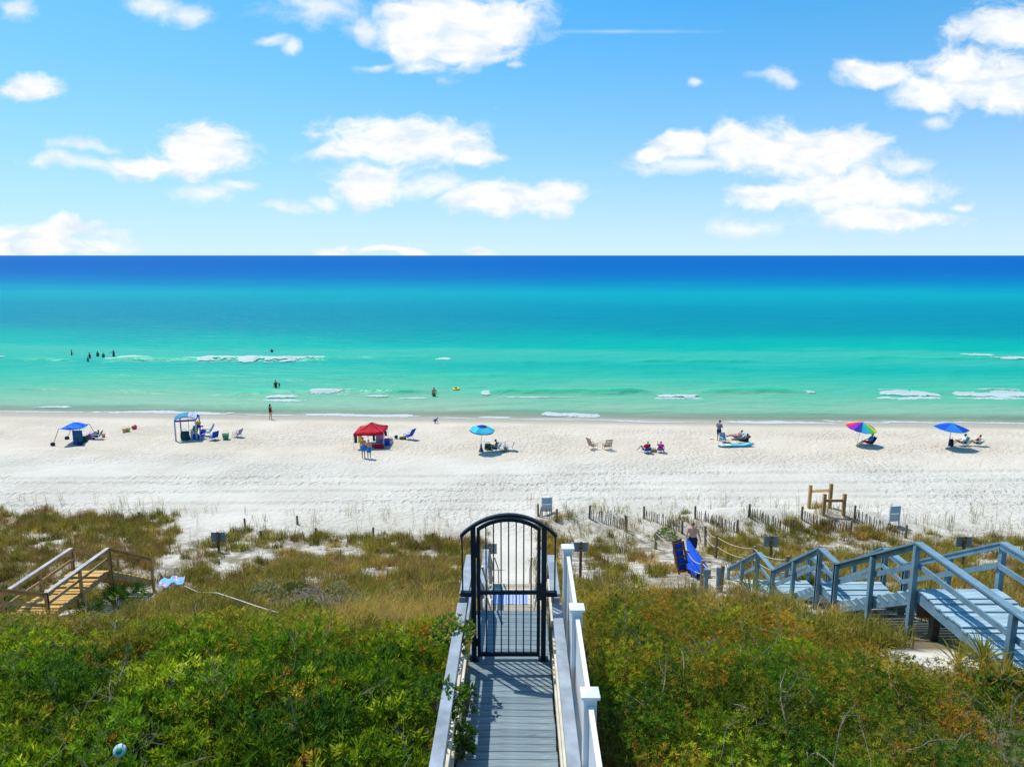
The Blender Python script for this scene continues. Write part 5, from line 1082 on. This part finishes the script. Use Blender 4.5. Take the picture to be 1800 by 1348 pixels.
def parasol(label, foot, tip, R0, rise, cols, n=8, valance=.09, pole_m=FRAME_W, top_col=None, edge=None, spin=0.0, name='parasol', square=False):
    t = thing(name, label, 'parasol', foot); ax = tip - foot; L = ax.length; t.rotation_euler = ax.to_track_quat('Z', 'Y').to_euler()
    b = MB(); b.tube([(0, 0, -.2), (0, 0, L)], .02, 8); part('pole', b, pole_m, t)
    b = MB(); b.lathe([(.0, .05), (.02, .04), (.025, 0)], 8, 0, (0, 0, L)); part('finial', b, pole_m, t)
    zt = L - .01; z0 = L - rise
    def pt(u, a, r):  # slightly bellied panel between ribs
        return Vector((r*math.cos(a), r*math.sin(a), zt - (zt - z0)*(u**1.35)))
    for i in range(n):
        a0 = spin + 2*math.pi*i/n; a1 = spin + 2*math.pi*(i+1)/n; P = []
        for k in range(6):
            u = .02 + .98*k/5; row = []
            for j in range(5):
                v = j/4; pa_, pb_ = pt(u, a0, R0*u), pt(u, a1, R0*u); q = pa_.lerp(pb_, v); q.z -= .06*R0*u*math.sin(math.pi*v)*(.4); row.append(q)
            P.append(row)
        m = cols[i % len(cols)]
        if top_col:
            b = MB(); b.sheet(P[:3], .01); part('top_panel', b, top_col, t); b = MB(); b.sheet(P[2:], .01); part('panel', b, m, t)
        else: b = MB(); b.sheet(P, .01); part('panel', b, m, t)
        if valance:
            e = [q.copy() for q in P[-1]]; b = MB(); b.sheet([[q, q - Vector((0, 0, valance*(.8 + .3*math.sin(math.pi*j/4))))] for j, q in enumerate(e)], .008); part('valance', b, edge or m, t)
        b = MB(); b.tube([pt(.03, a0, R0*.03) - Vector((0, 0, .015)), pt(.5, a0, R0*.5) - Vector((0, 0, .015)), pt(1, a0, R0) - Vector((0, 0, .015))], .007, 5); part('rib', b, FRAME_D, t)
    return t
TURQ = cloth('turquoise', (.03,.45,.62)); TURQ2 = cloth('turquoise_light', (.08,.55,.68)); DKBLUE = cloth('dark_blue', (.012,.05,.30))
f = place(845, 793); tp = at(848, 747, f.y - .22)
parasol('turquoise parasol with dark blue crown and sand anchor at its pole', f, tp, 1.05, .42, [TURQ, TURQ2], 8, .08, top_col=DKBLUE, edge=DKBLUE, spin=R(22))
b = MB(); b.lathe([(.0, .72), (.05, .66), (.09, .35), (.20, .05), (.22, 0)], 14); tag(part('umbrella_anchor', b, cloth('anchor', (.05,.12,.2)), None, f + Vector((.04, -.05, -.02)), smooth=True), 'dark sand anchor sleeve at the foot of the turquoise parasol', 'sand anchor')
RB = [cloth('rb_%d' % i, c) for i, c in enumerate(((.30,.02,.42), (.02,.05,.30), (.03,.40,.62), (.08,.58,.12), (.80,.75,.03), (.02,.03,.22), (.06,.25,.75), (.50,.02,.45), (.32,.02,.40), (.03,.04,.30), (.80,.28,.03), (.62,.02,.10)))]
f = place(1506, 781); tp = at(1517, 742, f.y - .3)
parasol('rainbow striped parasol leaning over a seated person', f, tp, 1.22, .52, RB, 12, .05, spin=R(150))
f = place(1666, 787); tp = at(1674, 744, f.y - .12)
parasol('plain bright blue parasol at right over two sunbathers', f, tp, 1.32, .40, [ROYAL, BLUE], 6, .07, edge=cloth('skyedge', (.08,.42,.72)), spin=R(5), pole_m=FRAME_WOOD)
# ---- seated people and their chairs
def seated(label_p, label_c, px, py, rz, height, sling, frame=FRAME_W, pose=SIT, **k):
    q = place(px, py); ck = {a: k.pop(a) for a in ('tilt', 'back', 'w') if a in k}
    beach_chair(label_c, q, rz, sling, frame, **ck); person(label_p, q + Vector((0, 0, .02)), rz, height, pose=pose, **k)
seated('person in red shirt and grey hair seated facing the sea', 'royal blue beach chair under the person in red', 1136, 796, R(12), 1.78, ROYAL, back=.36, skin='fair', wear=(('shirt', REDC), ('shorts', NAVY)), hair='grey', over={'knL': (-.34,.36,.5), 'anL': (-.46,.66,.12), 'toeL': (-.55,.76,.07)})
seated('person in bright pink shirt seated facing the sea', 'low chair under the person in pink', 1161, 795, R(-10), 1.68, PURPC, back=.25, skin='fair', wear=(('shirt', PINKC), ('shorts', BLACKC)), hair='ginger', over={'elL': (-.3,.02,.62), 'wrL': (-.26,.2,.82)})
seated('tanned person leaning forward under the turquoise parasol', 'blue chair behind the person under the turquoise parasol', 871, 793, R(70), 1.7, LBLUE, skin='brown', wear=(('trunks', DKTEAL),), hair='dark', over={'head': (0,.0,.92), 'neck': (0,-.1,.78), 'chest': (0,-.08,.62)})
seated('person in blue shirt seated under the rainbow parasol with legs stretched left', 'navy beach chair under the rainbow parasol', 1527, 783, R(88), 1.75, NAVY, FRAME_D, skin='tan', wear=(('shirt', BLUE), ('shorts', REDC)), hair='brown', over={'anL': (-.13,.85,.1), 'anR': (.13,.85,.1), 'knL': (-.13,.45,.36), 'knR': (.13,.45,.36)})
seated('person in white cover and cap reclining under the plain blue parasol', 'teal beach chair under the plain blue parasol', 1690, 783, R(85), 1.72, TEALC, skin='tan', wear=(('shirt', WHITEC), ('shorts', TANC)), hair='dark', hat=('cap', NAVY))
seated('sunbather with dark hair in a striped chair, rightmost on the beach', 'pale green striped chair, rightmost on the beach', 1716, 784, R(82), 1.68, stripe_mat('green_stripe', (.62,.68,.58), (.14,.30,.16), 0, 9, .5), FRAME_W, skin='tan', wear=(('suit', NAVY),), hair='brown', tilt=.8)
seated('tanned woman reclining behind the paddleboard', 'low blue lounge chair of the reclining woman', 1293, 773, R(92), 1.7, LBLUE, FRAME_W, pose=RECL, skin='tan', wear=(('brief', REDC), ('top', REDC)), hair='brown', tilt=.95, back=.72)
seated('person in navy swimwear reclining nearest the paddleboard', 'navy chair nearest the paddleboard', 1303, 779, R(90), 1.68, NAVY, FRAME_D, pose=RECL, skin='brown', wear=(('suit', DKTEAL),), hair='dark', tilt=.9, back=.68)
STRB = stripe_mat('navy_white_stripe', (.012,.04,.22), (.55,.68,.80), 0, 8, .5)
beach_chair('blue and white striped chair beside the man with the phone', place(1273, 778), R(195), STRB, FRAME_W, tilt=.45)
SCROLL = print_mat('scroll_print', (.62,.72,.78), (.02,.10,.25), 6, .70, (.10,.35,.5))
beach_chair('pale chair with dark scroll print behind the person under the turquoise parasol', place(881, 792), R(80), SCROLL, tilt=.3, back=.6); beach_chair('pale chair with scroll print, right of the turquoise parasol group', place(896, 792), R(80), SCROLL, tilt=.3, back=.6)
beach_chair('weathered wooden slat chair, left of the empty pair', place(1042, 789), R(-60), TANC, FRAME_WOOD, slats=True, tilt=.45, seat_z=.30, back=.75, w=.6); beach_chair('weathered wooden slat chair, right of the empty pair', place(1067, 790), R(14), TANC, FRAME_WOOD, slats=True, tilt=.42, seat_z=.30, back=.7, w=.6)
beach_chair('big royal blue chair right of the red canopy', place(718, 772), R(62), ROYAL, mat('blue_frame', (.01,.07,.42), rough=.5, var=.1), tilt=.55, back=.85, w=.66, seat_z=.3)
# ---- paddleboard
pb = place(1293, 785); t = thing('paddleboard', 'white and turquoise paddleboard lying on the sand', 'paddleboard', pb, R(4))
def board(z0, z1, k):
    b = MB(); n = 22; A = []
    for i in range(n + 1):
        u = i/n*2 - 1; w = k*.39*(1 - abs(u)**3.2)**.5 + .01; rise = .16*max(0, u - .45)**1.5*2 + .05*max(0, -u - .6)
        A.append([(u*1.55*k, -w, z0 + rise), (u*1.55*k, -w*.7, z1 + rise), (u*1.55*k, w*.7, z1 + rise), (u*1.55*k, w, z0 + rise), (u*1.55*k, w*.85, z0 - .07 + rise), (u*1.55*k, -w*.85, z0 - .07 + rise)])
    vs = [v for r in A for v in r]; fs = []
    for i in range(n):
        for j in range(6): fs.append((i*6+j, i*6+(j+1) % 6, (i+1)*6+(j+1) % 6, (i+1)*6+j))
    fs.append(tuple(range(6))[::-1]); fs.append(tuple(n*6+j for j in range(6))); return b.add(vs, fs)
part('hull', board(.12, .17, 1.0), mat('board_teal', (.03,.30,.42), rough=.3, spec=.5, var=.06), t, smooth=True); part('deck_pad', board(.176, .19, .80), mat('board_deck', (.10,.55,.68), rough=.6, var=.3, scale=1.4), t, smooth=True)
b = MB(); b.box(-1.35, -.45, -.27, .27, .1, .196); part('tail_pad', b, mat('board_white', (.78,.80,.80), rough=.5, var=.04), t)

# ---- soft goods
def bag(label, px, py, w, d, h, m, name='beach_bag', cat='bag', strap=True, rz=0):
    t = thing(name, label, cat, place(px, py), rz); b = MB(); n = 14; vs = []; fs = []
    prof = [(.86, 0), (1, .08), (1.02, .45), (.92, .8), (.78, 1.0), (.55, 1.02), (0, .97)]
    for (k, z) in prof:
        for i in range(n):
            a = 2*math.pi*i/n; ca, sa = math.cos(a), math.sin(a); q = (abs(ca)**3.2 + abs(sa)**3.2)**(-1/3.2); vs.append((w/2*k*q*ca*(1 + .04*math.sin(3*a + z*5)), d/2*k*q*sa, h*z))
    for j in range(len(prof)-1):
        for i in range(n): fs.append((j*n+i, j*n+(i+1) % n, (j+1)*n+(i+1) % n, (j+1)*n+i))
    b.add(vs, fs); part('body', b, m, t, smooth=True)
    if strap:
        b = MB(); b.tube([(-w*.28, 0, h*.95), (-w*.2, 0, h*1.3), (w*.2, 0, h*1.3), (w*.28, 0, h*.95)], .015, 6); part('handle', b, m, t, smooth=True)
    return t
def cooler(label, px, py, w, d, h, m, lid, rz=0):
    t = thing('cooler', label, 'cooler', place(px, py), rz); b = MB(); b.add([(-w*.46,-d*.46,0),(w*.46,-d*.46,0),(w*.46,d*.46,0),(-w*.46,d*.46,0),(-w/2,-d/2,h),(w/2,-d/2,h),(w/2,d/2,h),(-w/2,d/2,h)], [(0,3,2,1),(4,5,6,7),(0,1,5,4),(1,2,6,5),(2,3,7,6),(3,0,4,7)]); part('box', b, m, t)
    b = MB(); b.box(-w*.52, w*.52, -d*.52, d*.52, h + .002, h + .07); part('lid', b, lid, t); b = MB(); b.tube([(-w*.54, 0, h*.8), (-w*.56, 0, h*1.25), (w*.56, 0, h*1.25), (w*.54, 0, h*.8)], .014, 6); part('handle', b, lid, t)
def toy_bucket(label, px, py, r, h, m, rim, lying=False):
    t = thing('sand_bucket', label, 'bucket', place(px, py) + Vector((0, 0, r if lying else 0)), random.random()*6, 'sand toys')
    if lying: t.rotation_euler = (R(88), 0, random.random()*3)
    b = MB(); b.lathe([(0, 0), (r*.75, 0), (r, h), (r*.92, h), (r*.7, .02), (0, .02)], 16); part('body', b, m, t, smooth=True)
    b = MB(); b.lathe([(r*1.08, h), (r*1.08, h - .03), (r*1.0, h - .03)], 16); part('rim', b, rim, t); b = MB(); b.tube([(-r, 0, h), (-r*.7, 0, h + r*.7), (0, 0, h + r), (r*.7, 0, h + r*.7), (r, 0, h)], .012, 6); part('handle', b, rim, t)
def towel(label, px, py, w, d, m, rz=0, name='beach_towel'):
    p = place(px, py); b = MB(); b.sheet([[(-w/2 + w*i/9, -d/2 + d*j/7, .025 + .018*math.sin(i*1.1 + j*.7)) for j in range(8)] for i in range(10)], .012); return tag(part(name, b, m, None, p, (0, 0, rz), smooth=True), label, 'towel')
# ---- blue tent at the left
TENT = print_mat('blue_tent', (.005,.085,.55), (.015,.20,.72), 3.0, .5)
base = {k: place(*v) for k, v in dict(A=(93, 783), C=(118, 772), B=(168, 764), D=(140, 783)).items()}
topp = dict(A=at(103, 753.5, base['A'].y - .15), C=at(129, 741.5, base['C'].y + .75), B=at(157, 745, base['B'].y - .35), D=at(140, 754, base['D'].y + .3))
t0 = base['A'].copy(); t = thing('beach_tent', 'blue fabric sun shade with splayed poles and sandbags, leftmost on the beach', 'beach tent', t0)
b = MB(); G = []
for i in range(9):
    row = []
    for j in range(9):
        u, v = i/8, j/8; q = topp['A'].lerp(topp['C'], u).lerp(topp['D'].lerp(topp['B'], u), v); q = q - t0; q.z += .28*math.sin(math.pi*u)*math.sin(math.pi*v) - .10*(math.sin(math.pi*u)*(abs(v-.5)*2)**4 + math.sin(math.pi*v)*(abs(u-.5)*2)**4); row.append(q)
    G.append(row)
b.sheet(G, .012); part('canopy', b, TENT, t, smooth=True)
for k in 'ABCD':
    b = MB(); b.tube([base[k] - t0, topp[k] - t0], .022, 6); part('pole', b, FRAME_D, t)
    b = MB(); b.ball(base[k] - t0 + Vector((0, 0, .12)), (.2, .17, .17), 10, 7, 0, -.7); part('sandbag', b, NAVY, t, smooth=True)
b = MB(); q = topp['D'] - t0; w = .42
b.sheet([[(q.x - w + 2*w*i/8 - .25, q.y + .05*math.sin(i*1.9), q.z - .12 - 1.35*j/6) for j in range(7)] for i in range(9)], .015); tag(part('hanging_towel', b, print_mat('teal_print', (.02,.13,.20), (.03,.26,.36), 5, .5, (.01,.05,.32)), None, t0, smooth=True), 'dark teal towel hanging from the front pole of the blue tent', 'towel')
bag('dark green round bag in the shade of the blue tent', 147, 777, .62, .45, .5, DKTEAL); bag('purple beach bag with clutter under the blue tent', 161, 772, .55, .4, .5, PURPC); bag('magenta bag under the blue tent', 154, 771, .32, .26, .3, PINKC)
seated('child in teal top seated at the right edge of the blue tent', 'teal chair at the right edge of the blue tent', 170, 772, R(100), 1.4, TEALC, skin='fair', wear=(('shirt', TEALC), ('shorts', NAVY)), hair='brown', hat=('cap', REDC))
toy_bucket('pink sand bucket just right of the blue tent', 182, 768, .17, .28, mat('pink_plastic', (.75,.25,.22), rough=.4, var=.05), WHITEC)
for (px, py, c, lab, ly) in ((219, 760, (.78,.36,.22), 'salmon sand bucket between the tent and the cabana', False), (225.5, 759, (.35,.55,.08), 'green sand bucket beside the salmon one', False), (233, 755, (.60,.06,.10), 'red sand bucket lying on its side', True)):
    toy_bucket(lab, px, py, .19, .34, mat('plastic_%d' % px, c, rough=.4, var=.06), mat('plastic_%d' % px, c), ly)
# ---- striped cabana
q0 = place(309.5, 775); q1 = place(346, 773); ux = (q1 - q0); ux.z = 0; wC = ux.length; rzC = math.atan2(ux.y, ux.x)
cb = thing('striped_cabana', 'blue and white striped cabana on four striped legs', 'cabana', q0, rzC); dC = 2.0; hC = 1.78; LEGS = stripe_mat('leg_stripe', (.015,.07,.26), (.75,.78,.80), 2, 5.5, .5); ROOFS = stripe_mat('roof_stripe', (.02,.16,.42), (.72,.78,.82), 0, 4.5, .62); ROOFB = mat('roof_blue', (.03,.26,.42), rough=.75, var=.15); ROOFR = stripe_mat('roof_stripe_side', (.012,.10,.32), (.78,.80,.82), 1, 4.2, .5)
for (x, y) in ((0, 0), (wC, 0), (0.15, dC), (wC + .05, dC)):
    b = MB(); b.box(x - .055, x + .055, y - .055, y + .055, 0, hC); part('leg', b, LEGS, cb)
def vault(i, j, n=8): x = wC*i/n; y = dC*j/n; return (x*1.04 - .03, y*1.04 - .03, hC + .02 + .42*math.sin(math.pi*i/n)**.8*.6 + .22*math.sin(math.pi*j/n))
b = MB(); b.sheet([[vault(i, j) for j in range(9)] for i in range(6)], .012); part('roof_panel', b, ROOFB, cb, smooth=True)
b = MB(); b.sheet([[vault(i, j) for j in range(9)] for i in range(5, 9)], .014); part('roof_panel', b, ROOFR, cb, smooth=True)
for (a, c) in (((-.03, -.03), (wC*1.01, -.03)), ((wC*1.01, -.03), (wC*1.01, dC*1.01)), ((-.03, -.03), (-.03, dC*1.01)), ((-.03, dC*1.01), (wC*1.01, dC*1.01))):
    b = MB(); b.beam((a[0], a[1], hC - .02), (c[0], c[1], hC - .02), .02, .16); part('valance', b, DKBLUE, cb)
b = MB(); b.tube([(wC*.55, dC*.6, 0), (wC*.55, dC*.6, hC + .35)], .018, 6); part('centre_pole', b, FRAME_D, cb)
bag('big dark backpack on the sand at the left inside the striped cabana', 326, 773, .75, .5, .75, DKTEAL); beach_chair('royal blue chair in front of the striped cabana', place(352, 772), R(160), ROYAL, FRAME_W); beach_chair('dark blue chair deepest inside the striped cabana', place(340, 765), R(170), GREENC, FRAME_D)
beach_chair('blue striped high back chair right of the striped cabana', place(365, 766), R(120), stripe_mat('blue_blue_stripe', (.02,.16,.45), (.05,.30,.60), 0, 7, .5), FRAME_D, back=.8, seat_z=.35); bag('royal blue tote in front of the striped cabana', 345, 772, .5, .4, .5, ROYAL, strap=True); bag('white bag inside the striped cabana', 338, 768, .25, .2, .6, WHITEC)
b = MB(); b.ball((0, 0, .24), .24, 16, 10); tag(part('beach_ball', b, print_mat('ball_print', (.78,.45,.04), (.80,.75,.70), 3, .75), None, place(350, 764) + Vector((0, 0, .85)), smooth=True), 'yellow and white ball on top of the gear by the cabana', 'ball')
tb = thing('camp_table', 'low camp table holding the yellow ball by the cabana', 'table', place(350, 765)); b = MB(); b.box(-.35, .35, -.3, .3, .80, .84); part('table_top', b, ROYAL, tb)
for sx in (-1, 1):
    for sy in (-1, 1): b = MB(); b.tube([(sx*.3, sy*.25, 0), (sx*.28, sy*.23, .8)], .016, 6); part('leg', b, FRAME_D, tb)
beach_chair('round backed blue chair at the right end of the cabana group', place(375, 773), R(60), ROYAL, FRAME_W, tilt=.35, w=.66)
toy_bucket('tall green bucket with yellow rim right of the cabana', 397, 772, .30, .5, mat('bucket_green', (.03,.30,.16), rough=.4, var=.1), mat('bucket_yellow', (.75,.68,.05), rough=.4, var=.05))
beach_chair('grey lilac folding chair standing alone right of the green bucket', place(417, 768), R(75), cloth('greylilac', (.32,.32,.42)), FRAME_D, tilt=.5)
# ---- red canopy
REDT = mat('red_canopy', (.62,.003,.022), rough=.7, spec=.2, var=.06, scale=2, trans=.12)
c0 = place(622, 790); c1 = place(675, 788); ux = c1 - c0; ux.z = 0; wR = ux.length; rzR = math.atan2(ux.y, ux.x); rc = thing('pop_up_canopy', 'red pop up canopy with peaked roof and white legs', 'canopy', c0, rzR); dR = 2.5; hR = 1.35
skew = .35
cr = [Vector((0, 0, hR)), Vector((wR, 0, hR)), Vector((wR + skew, dR, hR)), Vector((skew + .1, dR, hR))]; pk_ = Vector((wR*.5 + skew*.75, dR*.5, hR + .62))
for i in range(4):
    a, c = cr[i], cr[(i+1) % 4]; P = []
    for k in range(7):
        u = k/6; row = [a.lerp(c, v/6).lerp(pk_, u) - Vector((0, 0, .09*math.sin(math.pi*u)*(1 + .3*math.sin(v*1.7)))) for v in range(7)]; P.append(row)
    P[-1] = [p_ + Vector(((j-3)*.004, 0, 0)) for j, p_ in enumerate(P[-1])]
    b = MB(); b.sheet(P, .012); part('roof_panel', b, REDT, rc, smooth=True)
    b = MB(); b.beam(a - Vector((0, 0, .11)), c - Vector((0, 0, .11)), .015, .20); part('valance', b, REDT, rc)
    b = MB(); b.tube([Vector((a.x, a.y, 0)), a], .022, 6); part('leg', b, FRAME_W, rc)
    b = MB(); b.tube([a + Vector((0, 0, .012)), pk_ + Vector((0, 0, .012))], .014, 5); part('ridge_seam', b, cloth('pale_red', (.75,.25,.28)), rc)
def hang(label, px, py, ln, w, m):
    q = at(px, py, c0.y + .25); b = MB(); b.sheet([[(-w/2 + w*i/5, .04*math.sin(i*2.2), -ln*j/5) for j in range(6)] for i in range(6)], .014); tag(part('hanging_towel', b, m, None, q, smooth=True), label, 'towel')
hang('dark green towel hanging at the left corner of the red canopy', 625, 764, .72, .26, DKTEAL); hang('yellow towel hanging under the red canopy', 633, 764, .7, .34, YELLOWC); hang('dark towel hanging in the middle of the red canopy', 657, 764, .55, .2, NAVY); hang('dark cloth hanging at the right corner of the red canopy', 678, 758, .42, .2, cloth('maroon', (.07,.02,.03)))
beach_chair('floral pink and blue high backed chair under the red canopy', place(667, 785), R(178), print_mat('floral', (.42,.24,.52), (.10,.25,.60), 6, .6, (.65,.35,.55)), FRAME_W, back=.95, tilt=.3, seat_z=.34, w=.7); cooler('blue cooler at the right side under the red canopy', 678, 783, .75, .45, .5, ROYAL, PURPC, .2); cooler('red cooler low on the sand under the red canopy', 667, 788, .8, .4, .22, cloth('deep_red', (.35,.01,.06)), REDC)
towel('brown blanket on the sand under the red canopy', 657, 784, 1.5, .9, cloth('blanket', (.28,.12,.10)), .1); bag('white and magenta bag at the right foot of the red canopy', 687, 776, .4, .3, .3, print_mat('magwhite', (.6,.05,.3), (.8,.78,.78), 5, .5))
tb = thing('folding_table', 'turquoise topped folding table under the red canopy', 'table', place(656, 777)); b = MB(); b.box(-.5, .5, -.3, .3, .62, .66); part('table_top', b, TURQ, tb)
for sx in (-1, 1):
    for sy in (-1, 1): b = MB(); b.tube([(sx*.45, sy*.25, 0), (sx*.42, sy*.22, .62)], .016, 6); part('leg', b, FRAME_W, tb)
b = MB(); b.ball((0, 0, .17), .17, 14, 9); tag(part('ball', b, cloth('ballnavy', (.015,.08,.16)), None, place(696.5, 771), smooth=True), 'small dark blue ball on the sand right of the red canopy', 'ball')
bag('olive and yellow bag on the sand beside the big blue chair', 708, 772, .62, .35, .24, print_mat('olive_yellow', (.12,.14,.01), (.45,.42,.03), 3, .6), strap=False)
bag('dark bag at the feet of the person under the turquoise parasol', 858, 790, .6, .45, .5, DKTEAL); toy_bucket('orange bucket between the two scroll print chairs', 889, 791, .17, .28, ORANGEC, YELLOWC); bag('small green bag by the scroll print chair', 887, 795, .25, .2, .22, GREENC)
bag('green and tan bag between the two seated people', 1149, 795, .5, .35, .3, print_mat('green_tan', (.10,.22,.12), (.40,.28,.15), 4, .5)); bag('dark backpack at the pole of the plain blue parasol', 1671, 784, .38, .32, .6, NAVY); bag('blue bag at the head of the reclining people', 1311, 776, .45, .35, .5, NAVY); bag('navy bag beside the paddleboard, near the striped chair', 1281, 783, .5, .4, .22, NAVY, strap=False)

# ---- apply the remesh of all figures in one pass
bpy.context.view_layer.update(); dg = bpy.context.evaluated_depsgraph_get(); new = []
for o, ex in PEND: new.append(bpy.data.meshes.new_from_object(o.evaluated_get(dg)))
for (o, ex), me in zip(PEND, new):
    old = o.data; o.modifiers.clear()
    if ex is not None:
        nv = len(me.vertices); co = np.empty(nv*3); me.vertices.foreach_get('co', co); vs = [tuple(v) for v in co.reshape(-1, 3)]; fs = [tuple(p.vertices) for p in me.polygons]
        m2 = bpy.data.meshes.new(o.name); m2.from_pydata(vs + ex.v, [], fs + [tuple(i + nv for i in f_) for f_ in ex.f])
        for m in old.materials: m2.materials.append(m)
        m2.polygons.foreach_set('material_index', [0]*len(fs) + ex.m); m2.polygons.foreach_set('use_smooth', [True]*len(m2.polygons)); m2.update(); me = m2
    elif not me.materials:
        for m in old.materials: me.materials.append(m)
    o.data = me
